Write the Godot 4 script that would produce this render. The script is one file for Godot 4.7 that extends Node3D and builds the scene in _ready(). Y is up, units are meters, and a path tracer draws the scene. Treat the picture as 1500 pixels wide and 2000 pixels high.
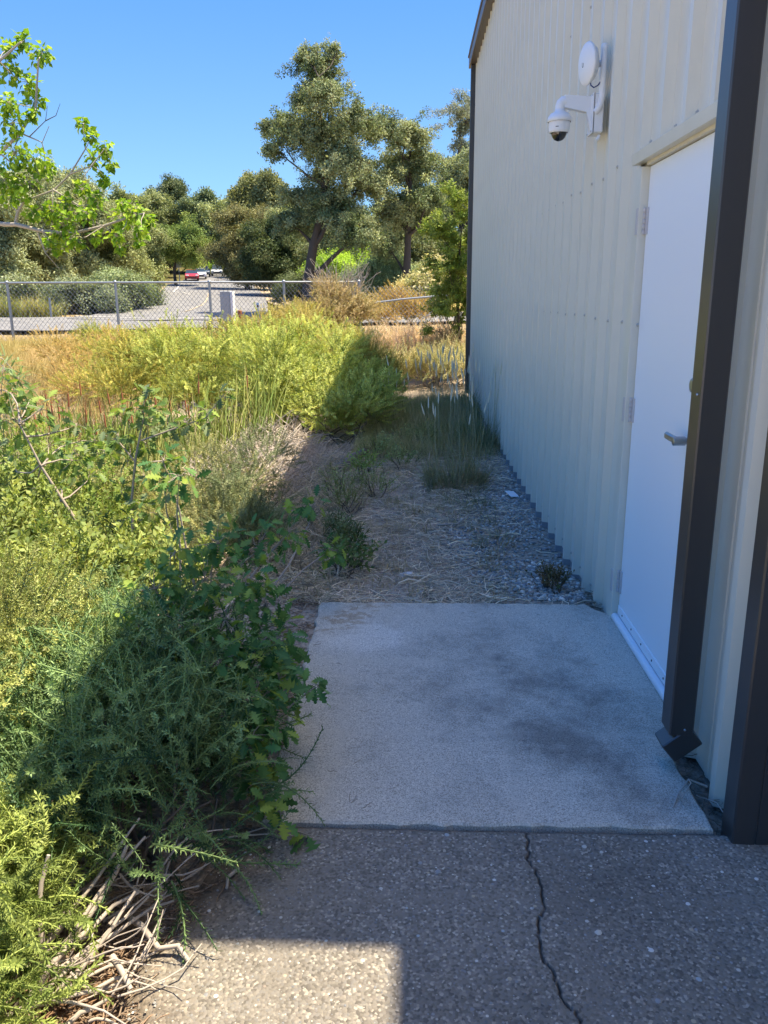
extends Node3D
# A narrow strip between a metal building and a planted bank. Metres; y up; the building's wall runs along -z at x = 1.034; the door pad's top is y = 0.

const WALL := 1.034
var rng := RandomNumberGenerator.new()
var mats := {}
var taken := {}
var wob := FastNoiseLite.new()

# ------------------------------------------------------------------ mesh builder
class Mb:
	var v := PackedVector3Array()
	var n := PackedVector3Array()
	var c := PackedColorArray()
	var u := PackedVector2Array()
	var u2 := PackedVector2Array()
	var ix := PackedInt32Array()
	var col := Color.WHITE

	func vert(p: Vector3, nn: Vector3, uv := Vector2.ZERO) -> int:
		v.append(p)
		n.append(nn)
		c.append(col)
		u.append(uv)
		return v.size() - 1

	func face(a: int, b: int, d: int) -> void:   # counter-clockwise seen from outside
		ix.append(a)
		ix.append(d)
		ix.append(b)

	func tri(a: Vector3, b: Vector3, d: Vector3) -> void:
		var nn := (b - a).cross(d - a).normalized()
		face(vert(a, nn), vert(b, nn), vert(d, nn))

	func quad(a: Vector3, b: Vector3, d: Vector3, e: Vector3) -> void:
		var nn := (d - a).cross(e - b).normalized()
		var i := vert(a, nn, Vector2(0, 0))
		vert(b, nn, Vector2(1, 0))
		vert(d, nn, Vector2(1, 1))
		vert(e, nn, Vector2(0, 1))
		face(i, i + 1, i + 2)
		face(i, i + 2, i + 3)

	func tube(p: PackedVector3Array, r: PackedFloat32Array, sides := 6, caps := true) -> void:
		var last := p.size() - 1
		var side := Vector3.ZERO
		var first := v.size()
		for k in p.size():
			var t := (p[mini(k + 1, last)] - p[maxi(k - 1, 0)]).normalized()
			if k == 0:
				side = t.cross(Vector3(0.31, 0.2, 0.93)).normalized()
				if side.length() < 0.5:
					side = t.cross(Vector3.RIGHT).normalized()
			side = (side - t * side.dot(t)).normalized()
			var up := t.cross(side)
			var rr := r[mini(k, r.size() - 1)]
			for s in sides:
				var a := TAU * s / sides
				var d := side * cos(a) + up * sin(a)
				vert(p[k] + d * rr, d, Vector2(float(s) / sides, k))
		for k in last:
			for s in sides:
				var a := first + k * sides + s
				var b := first + k * sides + (s + 1) % sides
				face(a, b, b + sides)
				face(a, b + sides, a + sides)
		if caps:
			for e in [0, last]:
				var t := (p[e] - p[1 if e == 0 else last - 1]).normalized()
				var m := vert(p[e], t)
				for s in sides:
					var a := first + int(e) * sides + s
					var b := first + int(e) * sides + (s + 1) % sides
					var i := vert(v[a], t)
					vert(v[b], t)
					if e == 0:
						face(m, i + 1, i)
					else:
						face(m, i, i + 1)

	func box(t: Transform3D, size: Vector3, bev := 0.0) -> void:   # a chamfered box
		var h := size * 0.5
		var b := minf(bev, minf(h.x, minf(h.y, h.z)) * 0.9)
		var ax := [Vector3.RIGHT, Vector3.UP, Vector3.BACK]
		for k in 3:
			for s in [-1.0, 1.0]:
				var nn: Vector3 = ax[k] * s
				var e: Vector3 = ax[(k + 1) % 3]
				var f: Vector3 = ax[(k + 2) % 3] * s
				var ce: Vector3 = nn * h.dot(ax[k])
				var he: float = h.dot(e.abs()) - b
				var hf: float = h.dot(f.abs()) - b
				quad(t * (ce - e * he - f * hf), t * (ce + e * he - f * hf), t * (ce + e * he + f * hf), t * (ce - e * he + f * hf))
		if b <= 0.0:
			return
		for k in 3:   # the twelve chamfers
			var e: Vector3 = ax[k]
			var f: Vector3 = ax[(k + 1) % 3]
			var g: Vector3 = ax[(k + 2) % 3]
			var le := h.dot(e) - b
			for s in [-1.0, 1.0]:
				for q in [-1.0, 1.0]:
					var p1: Vector3 = f * s * h.dot(f) + g * q * (h.dot(g) - b)
					var p2: Vector3 = f * s * (h.dot(f) - b) + g * q * h.dot(g)
					_edge(t, p1, p2, e * le, f * s + g * q)
		for sx in [-1.0, 1.0]:
			for sy in [-1.0, 1.0]:
				for sz in [-1.0, 1.0]:
					var s := Vector3(sx, sy, sz)
					var a := t * (s * Vector3(h.x, h.y - b, h.z - b))
					var d := t * (s * Vector3(h.x - b, h.y, h.z - b))
					var e := t * (s * Vector3(h.x - b, h.y - b, h.z))
					if sx * sy * sz > 0.0:
						tri(a, d, e)
					else:
						tri(a, e, d)

	func _edge(t: Transform3D, p1: Vector3, p2: Vector3, e: Vector3, out: Vector3) -> void:
		var nn := (p2 - p1).cross(e)
		if nn.dot(out) > 0.0:
			quad(t * (p1 - e), t * (p2 - e), t * (p2 + e), t * (p1 + e))
		else:
			quad(t * (p1 + e), t * (p2 + e), t * (p2 - e), t * (p1 - e))

	func lathe(t: Transform3D, prof: PackedVector2Array, segs := 20) -> void:   # (radius, y), upwards outside
		var first := v.size()
		var last := prof.size() - 1
		for k in prof.size():
			var d := (prof[mini(k + 1, last)] - prof[maxi(k - 1, 0)]).normalized()
			for s in segs:
				var a := TAU * s / segs
				var o := Vector3(cos(a), 0, -sin(a))
				vert(t * (o * prof[k].x + Vector3.UP * prof[k].y), (t.basis * (o * d.y - Vector3.UP * d.x)).normalized())
		for k in last:
			for s in segs:
				var a := first + k * segs + s
				var b := first + k * segs + (s + 1) % segs
				face(a, b, b + segs)
				face(a, b + segs, a + segs)

	func strip(p: PackedVector2Array, y0: float, y1: float) -> void:   # a vertical sheet along plan points (x, z), seen from its left
		for k in p.size() - 1:
			quad(Vector3(p[k + 1].x, y0, p[k + 1].y), Vector3(p[k].x, y0, p[k].y), Vector3(p[k].x, y1, p[k].y), Vector3(p[k + 1].x, y1, p[k + 1].y))

	func mesh() -> ArrayMesh:
		var a := []
		a.resize(Mesh.ARRAY_MAX)
		a[Mesh.ARRAY_VERTEX] = v
		a[Mesh.ARRAY_NORMAL] = n
		a[Mesh.ARRAY_COLOR] = c
		a[Mesh.ARRAY_TEX_UV] = u
		if u2.size() == v.size():
			a[Mesh.ARRAY_TEX_UV2] = u2
		a[Mesh.ARRAY_INDEX] = ix
		var m := ArrayMesh.new()
		m.add_surface_from_arrays(Mesh.PRIMITIVE_TRIANGLES, a)
		return m

# a set of copies of one mesh
class Sc:
	var t: Array[Transform3D] = []
	var c := PackedColorArray()
	func put(x: Transform3D, k: Color) -> void:
		t.append(x)
		c.append(k)

# ------------------------------------------------------------------ small helpers
func rr(a: float, b: float) -> float:
	return rng.randf_range(a, b)

func rdir() -> Vector3:
	var y := rr(-1, 1)
	var a := rr(0, TAU)
	var q := sqrt(1 - y * y)
	return Vector3(q * cos(a), y, q * sin(a))

func lin(r: float, g: float, b: float) -> Color:
	return Color(r, g, b).linear_to_srgb()

func pack(a: Array) -> PackedVector3Array:
	return PackedVector3Array(a)

func up_to(y: Vector3, roll: float, s := 1.0) -> Basis:   # a basis whose y axis points along y
	var yy := y.normalized()
	var x := yy.cross(Vector3(0.3, 0.1, 0.95))
	if x.length() < 0.05:
		x = yy.cross(Vector3.RIGHT)
	x = x.normalized().rotated(yy, roll)
	return Basis(x, yy, x.cross(yy)).scaled(Vector3.ONE * s)

func at(x: float, y: float, z: float) -> Transform3D:
	return Transform3D(Basis(), Vector3(x, y, z))

func numbered(called: String) -> String:
	if not taken.has(called):
		taken[called] = 0
		return called
	taken[called] += 1
	return "%s_%03d" % [called, taken[called]]

func thing(called: String, label: String, category: String, where := Vector3.ZERO, group := "") -> Node3D:
	var o := Node3D.new()
	o.name = numbered(called)
	add_child(o)
	o.position = where
	tag(o, label, category, group)
	return o

func tag(o: Node, label: String, category: String, group := "") -> void:
	o.set_meta("label", label)
	o.set_meta("category", category)
	if group:
		o.set_meta("group", group)

func part(called: String, m, material: Material, parent: Node, local := Transform3D()) -> MeshInstance3D:
	var o := MeshInstance3D.new()
	o.name = called
	o.mesh = m.mesh() if m is Mb else m
	o.material_override = material
	o.transform = local
	parent.add_child(o, true)
	return o

func struct(called: String, m, material: Material) -> MeshInstance3D:
	var o := part(numbered(called), m, material, self)
	o.set_meta("kind", "structure")
	return o

func many(called: String, s: Sc, m: Mesh, material: Material, parent: Node, label := "") -> MultiMeshInstance3D:
	var mm := MultiMesh.new()
	mm.transform_format = MultiMesh.TRANSFORM_3D
	mm.use_colors = true
	mm.mesh = m
	mm.instance_count = s.t.size()
	for i in s.t.size():
		mm.set_instance_transform(i, s.t[i])
		mm.set_instance_color(i, s.c[i])
	var o := MultiMeshInstance3D.new()
	o.name = called if parent != self else numbered(called)
	o.multimesh = mm
	o.material_override = material
	parent.add_child(o, true)
	o.set_meta("kind", "stuff")
	if label:
		o.set_meta("label", label)
	return o

func paint(r: float, g: float, b: float, rough := 0.7, metal := 0.0, spec := 0.5) -> StandardMaterial3D:
	var m := StandardMaterial3D.new()
	m.albedo_color = lin(r, g, b)
	m.roughness = rough
	m.metallic = metal
	m.metallic_specular = spec
	return m

func leafy(through := 0.5, rough := 0.55, spec := 0.35) -> StandardMaterial3D:   # takes its colour from the copies
	var m := StandardMaterial3D.new()
	m.vertex_color_use_as_albedo = true
	m.roughness = rough
	m.metallic_specular = spec
	m.cull_mode = BaseMaterial3D.CULL_DISABLED
	m.backlight_enabled = through > 0.0
	m.backlight = lin(through, through, through * 0.6)
	return m

func noise_tex(kind: int, freq: float, ramp: Array, size := 512, octaves := 3, sd := 1, cell := 1) -> NoiseTexture2D:
	var f := FastNoiseLite.new()
	f.seed = sd
	f.noise_type = kind
	f.frequency = freq
	f.fractal_octaves = octaves
	if octaves == 1:
		f.fractal_type = FastNoiseLite.FRACTAL_NONE
	f.cellular_return_type = cell
	f.cellular_jitter = 0.9
	var t := NoiseTexture2D.new()
	t.width = size
	t.height = size
	t.seamless = true
	t.seamless_blend_skirt = 0.15
	t.noise = f
	if ramp.size():
		var g := Gradient.new()
		var off := PackedFloat32Array()
		var cols := PackedColorArray()
		for k in ramp:
			off.append(k[0])
			cols.append(lin(k[1], k[2], k[3]))
		g.offsets = off
		g.colors = cols
		t.color_ramp = g
	return t

func triplanar(m: StandardMaterial3D, tile: float) -> StandardMaterial3D:
	m.uv1_triplanar = true
	m.uv1_world_triplanar = true
	m.uv1_scale = Vector3.ONE / tile
	return m

func table(x: float, t: Array) -> float:
	if x <= t[0][0]:
		return t[0][1]
	for k in t.size() - 1:
		if x <= t[k + 1][0]:
			var f: float = (x - t[k][0]) / (t[k + 1][0] - t[k][0])
			f = f * f * (3 - 2 * f) * 0.5 + f * 0.5
			return lerpf(t[k][1], t[k + 1][1], f)
	return t[-1][1]

# height of the bare ground
func gh(x: float, z: float) -> float:
	var d := -z
	var s := -0.643 * x - 0.766 * z
	var near := table(d, [[-30.0, -0.07], [2.1, -0.07], [4.1, -0.05], [5.0, -0.11], [7.0, -0.12], [15.0, -0.12], [20.0, 0.0], [25.0, 0.2]])
	near -= 0.5 * smoothstep(-1.1, -3.0, x) * smoothstep(3.0, 6.0, d) * (1 - smoothstep(12.0, 20.0, d))
	var far := table(s, [[31.0, 0.2], [38.3, 0.42], [47.0, 0.95], [64.0, 1.75], [92.0, 2.95], [135.0, 5.2], [180.0, 11.0], [250.0, 21.0], [340.0, 32.0], [600.0, 36.0]])
	var h := lerpf(near, far, smoothstep(22.0, 30.0, s))
	if d > 3.0 or x < -0.7:
		h += wob.get_noise_2d(x * 14, z * 14) * 0.03 * (1.0 if d < 30 else 3.0) * smoothstep(WALL + 0.1, WALL - 0.5, x)
	return h

# ------------------------------------------------------------------ leaf and sprig shapes
func outline_leaf(half: Array, fold := 0.18, curl := 0.1) -> ArrayMesh:   # half outline (along, half width); the blade runs along +y, faces +z
	var m := Mb.new()
	for s in [-1.0, 1.0]:
		for k in half.size() - 1:
			var a: Array = half[k]
			var b: Array = half[k + 1]
			var p0 := Vector3(0, a[0], -curl * a[0] * a[0])
			var p1 := Vector3(0, b[0], -curl * b[0] * b[0])
			var q0: Vector3 = p0 + Vector3(s * a[1], 0, fold * a[1])
			var q1: Vector3 = p1 + Vector3(s * b[1], 0.02, fold * b[1])
			var nn := (q1 - p0).cross(p1 - q0).normalized()
			if nn.z < 0:
				nn = -nn
			m.col = Color(1.15, 1.15, 1.05)
			var i := m.vert(p0, nn)
			m.vert(p1, nn)
			m.col = Color(0.92, 0.92, 0.92)
			m.vert(q1, nn)
			m.vert(q0, nn)
			if s > 0:
				m.face(i, i + 3, i + 2)
				m.face(i, i + 2, i + 1)
			else:
				m.face(i, i + 1, i + 2)
				m.face(i, i + 2, i + 3)
	return m.mesh()

func oak_leaf(sd: int) -> ArrayMesh:
	rng.seed = sd
	var h := [[0.0, 0.012], [0.12, 0.02], [0.2, 0.17], [0.28, 0.05], [0.37, 0.32], [0.46, 0.08], [0.57, 0.4], [0.67, 0.12], [0.77, 0.33], [0.85, 0.1], [0.95, 0.14], [1.0, 0.02]]
	for k in h:
		k[1] *= rr(0.85, 1.15)
	return outline_leaf(h, rr(0.1, 0.35), rr(-0.05, 0.25))

func blade(m: Mb, base: Vector3, dir: Vector3, face_to: Vector3, l: float, w: float) -> void:   # a small folded leaf, two triangles each side of none
	var side := dir.cross(face_to).normalized() * w * 0.5
	var nn := side.cross(dir).normalized()
	var i := m.vert(base, nn)
	m.vert(base + dir * l * 0.5 + side + nn * w * 0.12, nn)
	m.vert(base + dir * l, nn)
	m.vert(base + dir * l * 0.5 - side + nn * w * 0.12, nn)
	m.face(i, i + 1, i + 2)
	m.face(i, i + 2, i + 3)

func rosemary_sprig(sd: int, l := 0.22) -> ArrayMesh:
	rng.seed = sd
	var m := Mb.new()
	var p := PackedVector3Array()
	var r := PackedFloat32Array()
	var bend := rr(0.4, 0.95)
	var twist := rr(-0.35, 0.35)
	for k in 8:
		var t := k / 7.0
		p.append(Vector3(bend * l * t * t, l * t * (1 - 0.3 * bend * t), twist * l * t * t * t))
		r.append(lerpf(0.003, 0.0016, t))
	m.col = Color(1.9, 1.8, 1.9)
	m.tube(p, r, 3, false)
	for k in 80:
		var t := 0.04 + 0.96 * k / 79.0
		var f := t * 7.0
		var j := mini(int(f), 6)
		var b := p[j].lerp(p[j + 1], f - j)
		var along := (p[j + 1] - p[j]).normalized()
		var out := along.cross(Vector3(0.2, 0.3, 0.9)).normalized().rotated(along, k * 2.4 + rr(-0.3, 0.3))
		var dir := (out * rr(0.7, 1.0) + along * rr(0.35, 0.8)).normalized()
		var g := lerpf(0.7, 1.35, t) * rr(0.8, 1.2)
		m.col = Color(g, g, g * lerpf(1.25, 0.9, t))
		blade(m, b, dir, along, rr(0.015, 0.022) * (1.1 - 0.3 * t), 0.0044)
	return m.mesh()

func leaf_sprig(sd: int, l: float, leaves: int, size: float, wide := 0.5) -> ArrayMesh:   # a twig with small leaves
	rng.seed = sd
	var m := Mb.new()
	var bend := rr(-0.3, 0.3)
	var p := pack([Vector3.ZERO, Vector3(bend * l * 0.2, l * 0.5, 0), Vector3(bend * l * 0.7, l, rr(-0.1, 0.1) * l)])
	m.col = Color(0.75, 0.6, 0.5)
	m.tube(p, PackedFloat32Array([size * 0.09, size * 0.06, size * 0.03]), 3, false)
	for k in leaves:
		var t := 0.12 + 0.88 * k / (leaves - 1.0)
		var b := p[0].lerp(p[1], t * 2) if t < 0.5 else p[1].lerp(p[2], t * 2 - 1)
		var out := Vector3(cos(k * 2.4), rr(0.1, 1.1), sin(k * 2.4)).normalized()
		var g := rr(0.72, 1.3)
		m.col = Color(g * rr(0.9, 1.12), g, g * 0.95)
		blade(m, b, out, Vector3(rr(-0.6, 0.6), 1.0, rr(-0.6, 0.6)), size * rr(0.7, 1.25), size * wide * rr(0.8, 1.2))
	return m.mesh()

func leaf_clump(sd: int, rad: float, leaves: int, size: float, hang := 0.0) -> ArrayMesh:   # the end of a bough: loose leaves through a small volume
	rng.seed = sd
	var m := Mb.new()
	for k in leaves:
		var d := rdir()
		var b := d * rad * pow(rng.randf(), 0.5) * Vector3(1, 0.75, 1).length() * 0.577
		var dir := (rdir() + d * 0.6 - Vector3.UP * hang).normalized()
		var g := rr(0.65, 1.4)
		m.col = Color(g, g, g)
		blade(m, b, dir, (rdir() * 0.8 + Vector3.UP + d * 0.4), size * rr(0.7, 1.3), size * rr(0.4, 0.75))
	for k in 2:
		m.col = Color(0.8, 0.6, 0.5)
		m.tube(pack([Vector3.ZERO, rdir() * rad * 0.8]), PackedFloat32Array([size * 0.12, size * 0.05]), 3, false)
	return m.mesh()

func grass_tuft(sd: int, blades: int, l: float, w: float, spread: float, lean := 0.4) -> ArrayMesh:
	rng.seed = sd
	var m := Mb.new()
	for k in blades:
		var a := rr(0, TAU)
		var o := Vector3(cos(a), 0, sin(a))
		var b := Vector3(rr(-1, 1), 0, rr(-1, 1)) * spread
		var ll := l * rr(0.5, 1.1)
		var out := lean * rr(0.2, 1.5)
		var side := Vector3(-o.z, 0, o.x).rotated(Vector3.UP, rr(-0.8, 0.8)) * w * 0.5
		var g := rr(0.75, 1.25)
		var prev := -1
		for s in 4:
			var t := s / 3.0
			var c := b + o * out * ll * t * t + Vector3.UP * ll * (t - 0.35 * out * t * t)
			var ww := 1.0 - t * 0.85
			m.col = Color(g * lerpf(0.85, 1.1, t), g * lerpf(0.9, 1.05, t), g * 0.9)
			var nn := (o * 0.5 + Vector3.UP * 0.6).normalized()
			var i := m.vert(c - side * ww, nn)
			m.vert(c + side * ww, nn)
			if prev >= 0:
				m.face(prev, prev + 1, i + 1)
				m.face(prev, i + 1, i)
			prev = i
	return m.mesh()

func pebble(sd: int, flat := 0.6) -> ArrayMesh:
	rng.seed = sd
	var m := Mb.new()
	var sq := Vector3(rr(0.75, 1.2), flat, rr(0.7, 1.1))
	var rings := 4
	var segs := 7
	var jit := PackedFloat32Array()
	for k in 60:
		jit.append(rr(0.86, 1.12))
	for k in rings + 1:
		var ph := PI * k / rings - PI / 2
		for s in segs:
			var a := TAU * s / segs
			var d := Vector3(cos(ph) * cos(a), sin(ph), -cos(ph) * sin(a))
			var j := 1.0 if k == 0 or k == rings else jit[(k * segs + s) % 60]
			m.vert(d * sq * j, (d / sq).normalized())
	for k in rings:
		for s in segs:
			var a := k * segs + s
			var b := k * segs + (s + 1) % segs
			m.face(a, b, b + segs)
			m.face(a, b + segs, a + segs)
	return m.mesh()

func chip(sd: int) -> ArrayMesh:   # an angular flat stone or piece of bark
	rng.seed = sd
	var m := Mb.new()
	var top := PackedVector3Array()
	var low := PackedVector3Array()
	var k := 6
	for s in k:
		var a := TAU * (s + rr(-0.25, 0.25)) / k
		var q := rr(0.7, 1.1)
		top.append(Vector3(cos(a) * q * 0.85, 0.22 + rr(-0.05, 0.06), -sin(a) * q * 0.6))
		low.append(Vector3(cos(a) * q, 0.0, -sin(a) * q * 0.75))
	for s in k:
		var e := (s + 1) % k
		m.quad(low[s], low[e], top[e], top[s])
		m.tri(Vector3(0, 0.26, 0), top[s], top[e])
		m.tri(Vector3(0, -0.05, 0), low[e], low[s])
	return m.mesh()

func twig_mesh(sd: int) -> ArrayMesh:   # a one-metre bent dry stalk lying along x
	rng.seed = sd
	var m := Mb.new()
	var p := PackedVector3Array()
	var y := 0.0
	var z := 0.0
	for k in 5:
		p.append(Vector3(k / 4.0 - 0.5, y, z))
		y += rr(-0.08, 0.1)
		z += rr(-0.16, 0.16)
	m.tube(p, PackedFloat32Array([0.022, 0.024, 0.022, 0.018, 0.008]), 4, false)
	return m.mesh()

# ------------------------------------------------------------------ plants
func blobs_of(a: Array) -> Array:   # x, y, z, radius in one row
	var o := []
	for k in range(0, a.size(), 4):
		o.append([Vector3(a[k], a[k + 1], a[k + 2]), float(a[k + 3])])
	return o

func pick(blobs: Array) -> Array:
	var sum := 0.0
	for b in blobs:
		sum += b[1] * b[1]
	var r := rr(0, sum)
	for b in blobs:
		r -= b[1] * b[1]
		if r <= 0:
			return b
	return blobs[-1]

# sprigs or leaf clumps spread through the outer part of rounded masses; local to base
func spread(blobs: Array, n: int, c1: Color, c2: Color, base: Vector3, size := Vector2(0.7, 1.25), deep := 0.5, lift := 0.5, gap := -0.25, squash := 0.85, down := -0.35) -> Sc:
	var s := Sc.new()
	var tries := 0
	while s.t.size() < n and tries < n * 4:
		tries += 1
		var b: Array = pick(blobs)
		var d := rdir()
		if d.y < down:
			d.y = -d.y * 0.5
		var r: float = b[1]
		var p: Vector3 = b[0] + d * Vector3(1, squash, 1) * r * lerpf(deep, 1.0, pow(rng.randf(), 0.6)) * (1.0 if rng.randf() < 0.86 else rr(1.1, 1.4)) * (1.0 + 0.22 * wob.get_noise_3dv((b[0] + d * r) * 55.0 / r))
		var g := wob.get_noise_3dv(p * 42.0 / r)
		if g < gap:
			continue
		var w := p + base
		if w.y < gh(w.x, w.z) + 0.01:
			w.y = gh(w.x, w.z) + rr(0.0, 0.06) * r
			p = w - base
		var c := c1.lerp(c2, clampf(0.5 + g * 0.7 + rr(-0.4, 0.4), 0, 1))
		var f := rr(0.8, 1.2) * 1.9
		s.put(Transform3D(up_to(d + Vector3.UP * lift + rdir() * 0.5, rr(0, TAU), rr(size.x, size.y)), p), Color(c.r * f, c.g * f, c.b * f))
	return s

func burst(blobs: Array, k: int, small: float) -> Array:   # break round masses into smaller tufts on their surface
	var o := []
	for b in blobs:
		for q in k:
			var d := rdir()
			d.y = lerpf(d.y, absf(d.y), 0.4)
			o.append([b[0] + d * b[1] * rr(0.35, 1.05), b[1] * small * rr(0.5, 1.5)])
	return o

func limb(m: Mb, a: Vector3, b: Vector3, r0: float, r1: float, sag := 0.15) -> void:
	var p := PackedVector3Array()
	var r := PackedFloat32Array()
	var l := a.distance_to(b)
	var off := rdir() * l * sag
	for k in 6:
		var t := k / 5.0
		p.append(a.lerp(b, t) + off * sin(t * PI) + rdir() * l * 0.02)
		r.append(lerpf(r0, r1, t))
	m.tube(p, r, 6, false)

# leaf clumps strung along drooping twigs that leave each mass of the crown; local to the tree's foot
func strung(blobs: Array, n: int, c1: Color, c2: Color, size: Vector2, droop: float, jitter: float, wood: Mb, thick: float) -> Sc:
	var s := Sc.new()
	var per := 9
	for k in n / per:
		var b: Array = pick(blobs)
		var r: float = b[1]
		var d := rdir()
		d.y = lerpf(d.y, absf(d.y), 0.45)
		var l := r * rr(0.75, 1.45)
		var a: Vector3 = b[0] + rdir() * r * 0.3
		var side := rdir() * l * 0.2
		var tone := clampf(0.5 + wob.get_noise_3dv(a * 60.0 / r) * 0.8 + rr(-0.35, 0.35), 0, 1)
		var p := PackedVector3Array()
		for q in 5:
			var t := q / 4.0
			p.append(a + d * l * t + side * t * t - Vector3.UP * droop * l * t * t)
		wood.tube(p, PackedFloat32Array([thick, thick * 0.8, thick * 0.6, thick * 0.45, thick * 0.3]), 3, false)
		for q in per:
			var t := rr(0.3, 1.05)
			var at_t := a + d * l * t + side * t * t - Vector3.UP * droop * l * t * t
			var c := c1.lerp(c2, clampf(tone + rr(-0.25, 0.25), 0, 1)) * rr(0.8, 1.2) * 1.9
			s.put(Transform3D(up_to(d + Vector3.UP * 0.3 + rdir() * 0.6, rr(0, TAU), rr(size.x, size.y) * lerpf(1.15, 0.7, t)), at_t + rdir() * jitter), c)
	return s

func tree(called: String, label: String, category: String, group: String, base: Vector3, trunk: Array, r0: float, blobs: Array, n: int, clump: Mesh, lm: Material, bark: Material, c1: Color, c2: Color, size := Vector2(0.7, 1.3), gap := -0.2, deep := 0.55) -> Node3D:
	var o := thing(called, label, category, base, group)
	var m := Mb.new()
	var p := PackedVector3Array()
	var r := PackedFloat32Array()
	for k in trunk.size():
		p.append(trunk[k])
		r.append(r0 * lerpf(1.15, 0.2, float(k) / (trunk.size() - 1)))
	m.tube(p, r, 9, false)
	part("trunk", m, bark, o)
	for b in blobs:
		var best := 0
		for k in p.size():
			var drop: float = b[0].y - p[k].y
			if drop > b[1] * 0.5 and p[k].distance_to(b[0]) < p[best].distance_to(b[0]) + b[1]:
				best = k
		var l := Mb.new()
		limb(l, p[best], b[0], r[best] * 0.6, r0 * 0.08)
		for q in 3:
			limb(l, p[best].lerp(b[0], rr(0.5, 0.9)), b[0] + rdir() * b[1] * 0.85, r0 * 0.12, r0 * 0.03)
		part("limb", l, bark, o)
	var wood := Mb.new()
	var crown := strung(blobs, n, c1, c2, size, deep, clump.get_aabb().size.x * 0.2, wood, r0 * 0.05)
	many("crown", crown, clump, lm, o)
	part("twigs", wood, bark, o).set_meta("kind", "stuff")
	return o

func auto_tree(called: String, label: String, category: String, group: String, x: float, z: float, h: float, w: float, n: int, clump: Mesh, lm: Material, bark: Material, c1: Color, c2: Color, size: Vector2, low := 0.25, gap := -0.2) -> Node3D:
	rng.seed = hash(label) % 100000
	var base := Vector3(x, gh(x, z) - 0.1, z)
	var blobs := []
	var count := 11
	for k in count:
		var t := lerpf(low, 0.86, (k + 0.5) / count)
		var wide := sin(PI * clampf((t - low * 0.5) / (1.05 - low * 0.5), 0.05, 1.0)) * w * 0.36
		var a := k * 2.4 + rr(-0.5, 0.5)
		blobs.append([Vector3(cos(a) * wide * rr(0.5, 1.1), h * t, sin(a) * wide * rr(0.5, 1.1)), w * rr(0.17, 0.27)])
	blobs.append([Vector3(rr(-0.1, 0.1) * w, h * 0.88, 0), h * 0.12])
	var trunk := [Vector3.ZERO, Vector3(rr(-0.03, 0.03) * h, h * 0.22, 0), Vector3(rr(-0.05, 0.05) * h, h * 0.45, rr(-0.03, 0.03) * h), Vector3(rr(-0.05, 0.05) * h, h * 0.8, 0)]
	return tree(called, label, category, group, base, trunk, h * 0.028, blobs, n, clump, lm, bark, c1, c2, size, gap, 0.25)

func shrub(called: String, label: String, category: String, group: String, where: Array, n: int, sprig: Mesh, lm: Material, c1: Color, c2: Color, size := Vector2(0.7, 1.25), deep := 0.45, lift := 0.6, gap := -0.3, stems := 9, tufts := 0) -> Node3D:
	rng.seed = hash(label) % 100000
	var b0: Array = blobs_of(where)
	var base: Vector3 = b0[0][0]
	base.y = gh(base.x, base.z)
	var o := thing(called, label, category, base, group)
	var blobs := []
	for b in b0:
		blobs.append([b[0] - base, b[1]])
	var m := Mb.new()
	for b in blobs:
		for k in stems:
			var tip: Vector3 = b[0] + rdir() * b[1] * 0.8
			var foot := Vector3(b[0].x + rr(-0.3, 0.3) * b[1], 0, b[0].z + rr(-0.3, 0.3) * b[1])
			foot.y = gh(foot.x + base.x, foot.z + base.z) - base.y - 0.02
			limb(m, foot, tip, 0.006 + b[1] * 0.008, 0.003, 0.12)
	part("stems", m, mats.twig, o)
	if tufts > 0:
		blobs = burst(blobs, tufts, 0.45)
	many("foliage", spread(blobs, n, c1, c2, base, size, deep, lift, gap), sprig, lm, o)
	return o

# ------------------------------------------------------------------ the building
func rib_line(z0: float, z1: float, x := WALL, proud := 0.04) -> PackedVector2Array:   # plan of the sheet from z0 to z1 (z0 > z1), ribs every 0.3 m
	var p := PackedVector2Array()
	p.append(Vector2(x, z0))
	var k := ceili((-3.89 - z0) / 0.3)
	while true:
		var c := -3.89 - 0.3 * k
		k += 1
		if c < z1 + 0.036:
			break
		if c > z0 - 0.036:
			continue
		for q in [[0.16, 0.0], [0.155, 0.004], [0.135, 0.004], [0.13, 0.0]]:   # the faint stiffening groove between ribs
			if c + q[0] < z0 - 0.002:
				p.append(Vector2(x - q[1], c + q[0]))
		p.append(Vector2(x, c + 0.036))
		p.append(Vector2(x - proud, c + 0.02))
		p.append(Vector2(x - proud, c - 0.02))
		p.append(Vector2(x, c - 0.036))
	p.append(Vector2(x, z1))
	return p

func siding(b: Node3D, z0: float, z1: float, y0: float, y1: float) -> void:
	var m := Mb.new()
	m.strip(rib_line(z0, z1), y0, y1)
	var back := PackedVector2Array([Vector2(WALL + 0.012, z1), Vector2(WALL + 0.012, z0)])
	m.strip(back, y0, y1)
	part("siding_panel", m, mats.cream, b)

func screw_mesh() -> ArrayMesh:
	var m := Mb.new()
	m.lathe(Transform3D(Basis(Vector3.BACK, PI / 2), Vector3.ZERO), PackedVector2Array([Vector2(0.009, 0), Vector2(0.009, 0.003), Vector2(0.0055, 0.003), Vector2(0.0055, 0.008), Vector2(0, 0.009)]), 6)
	return m.mesh()

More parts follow.
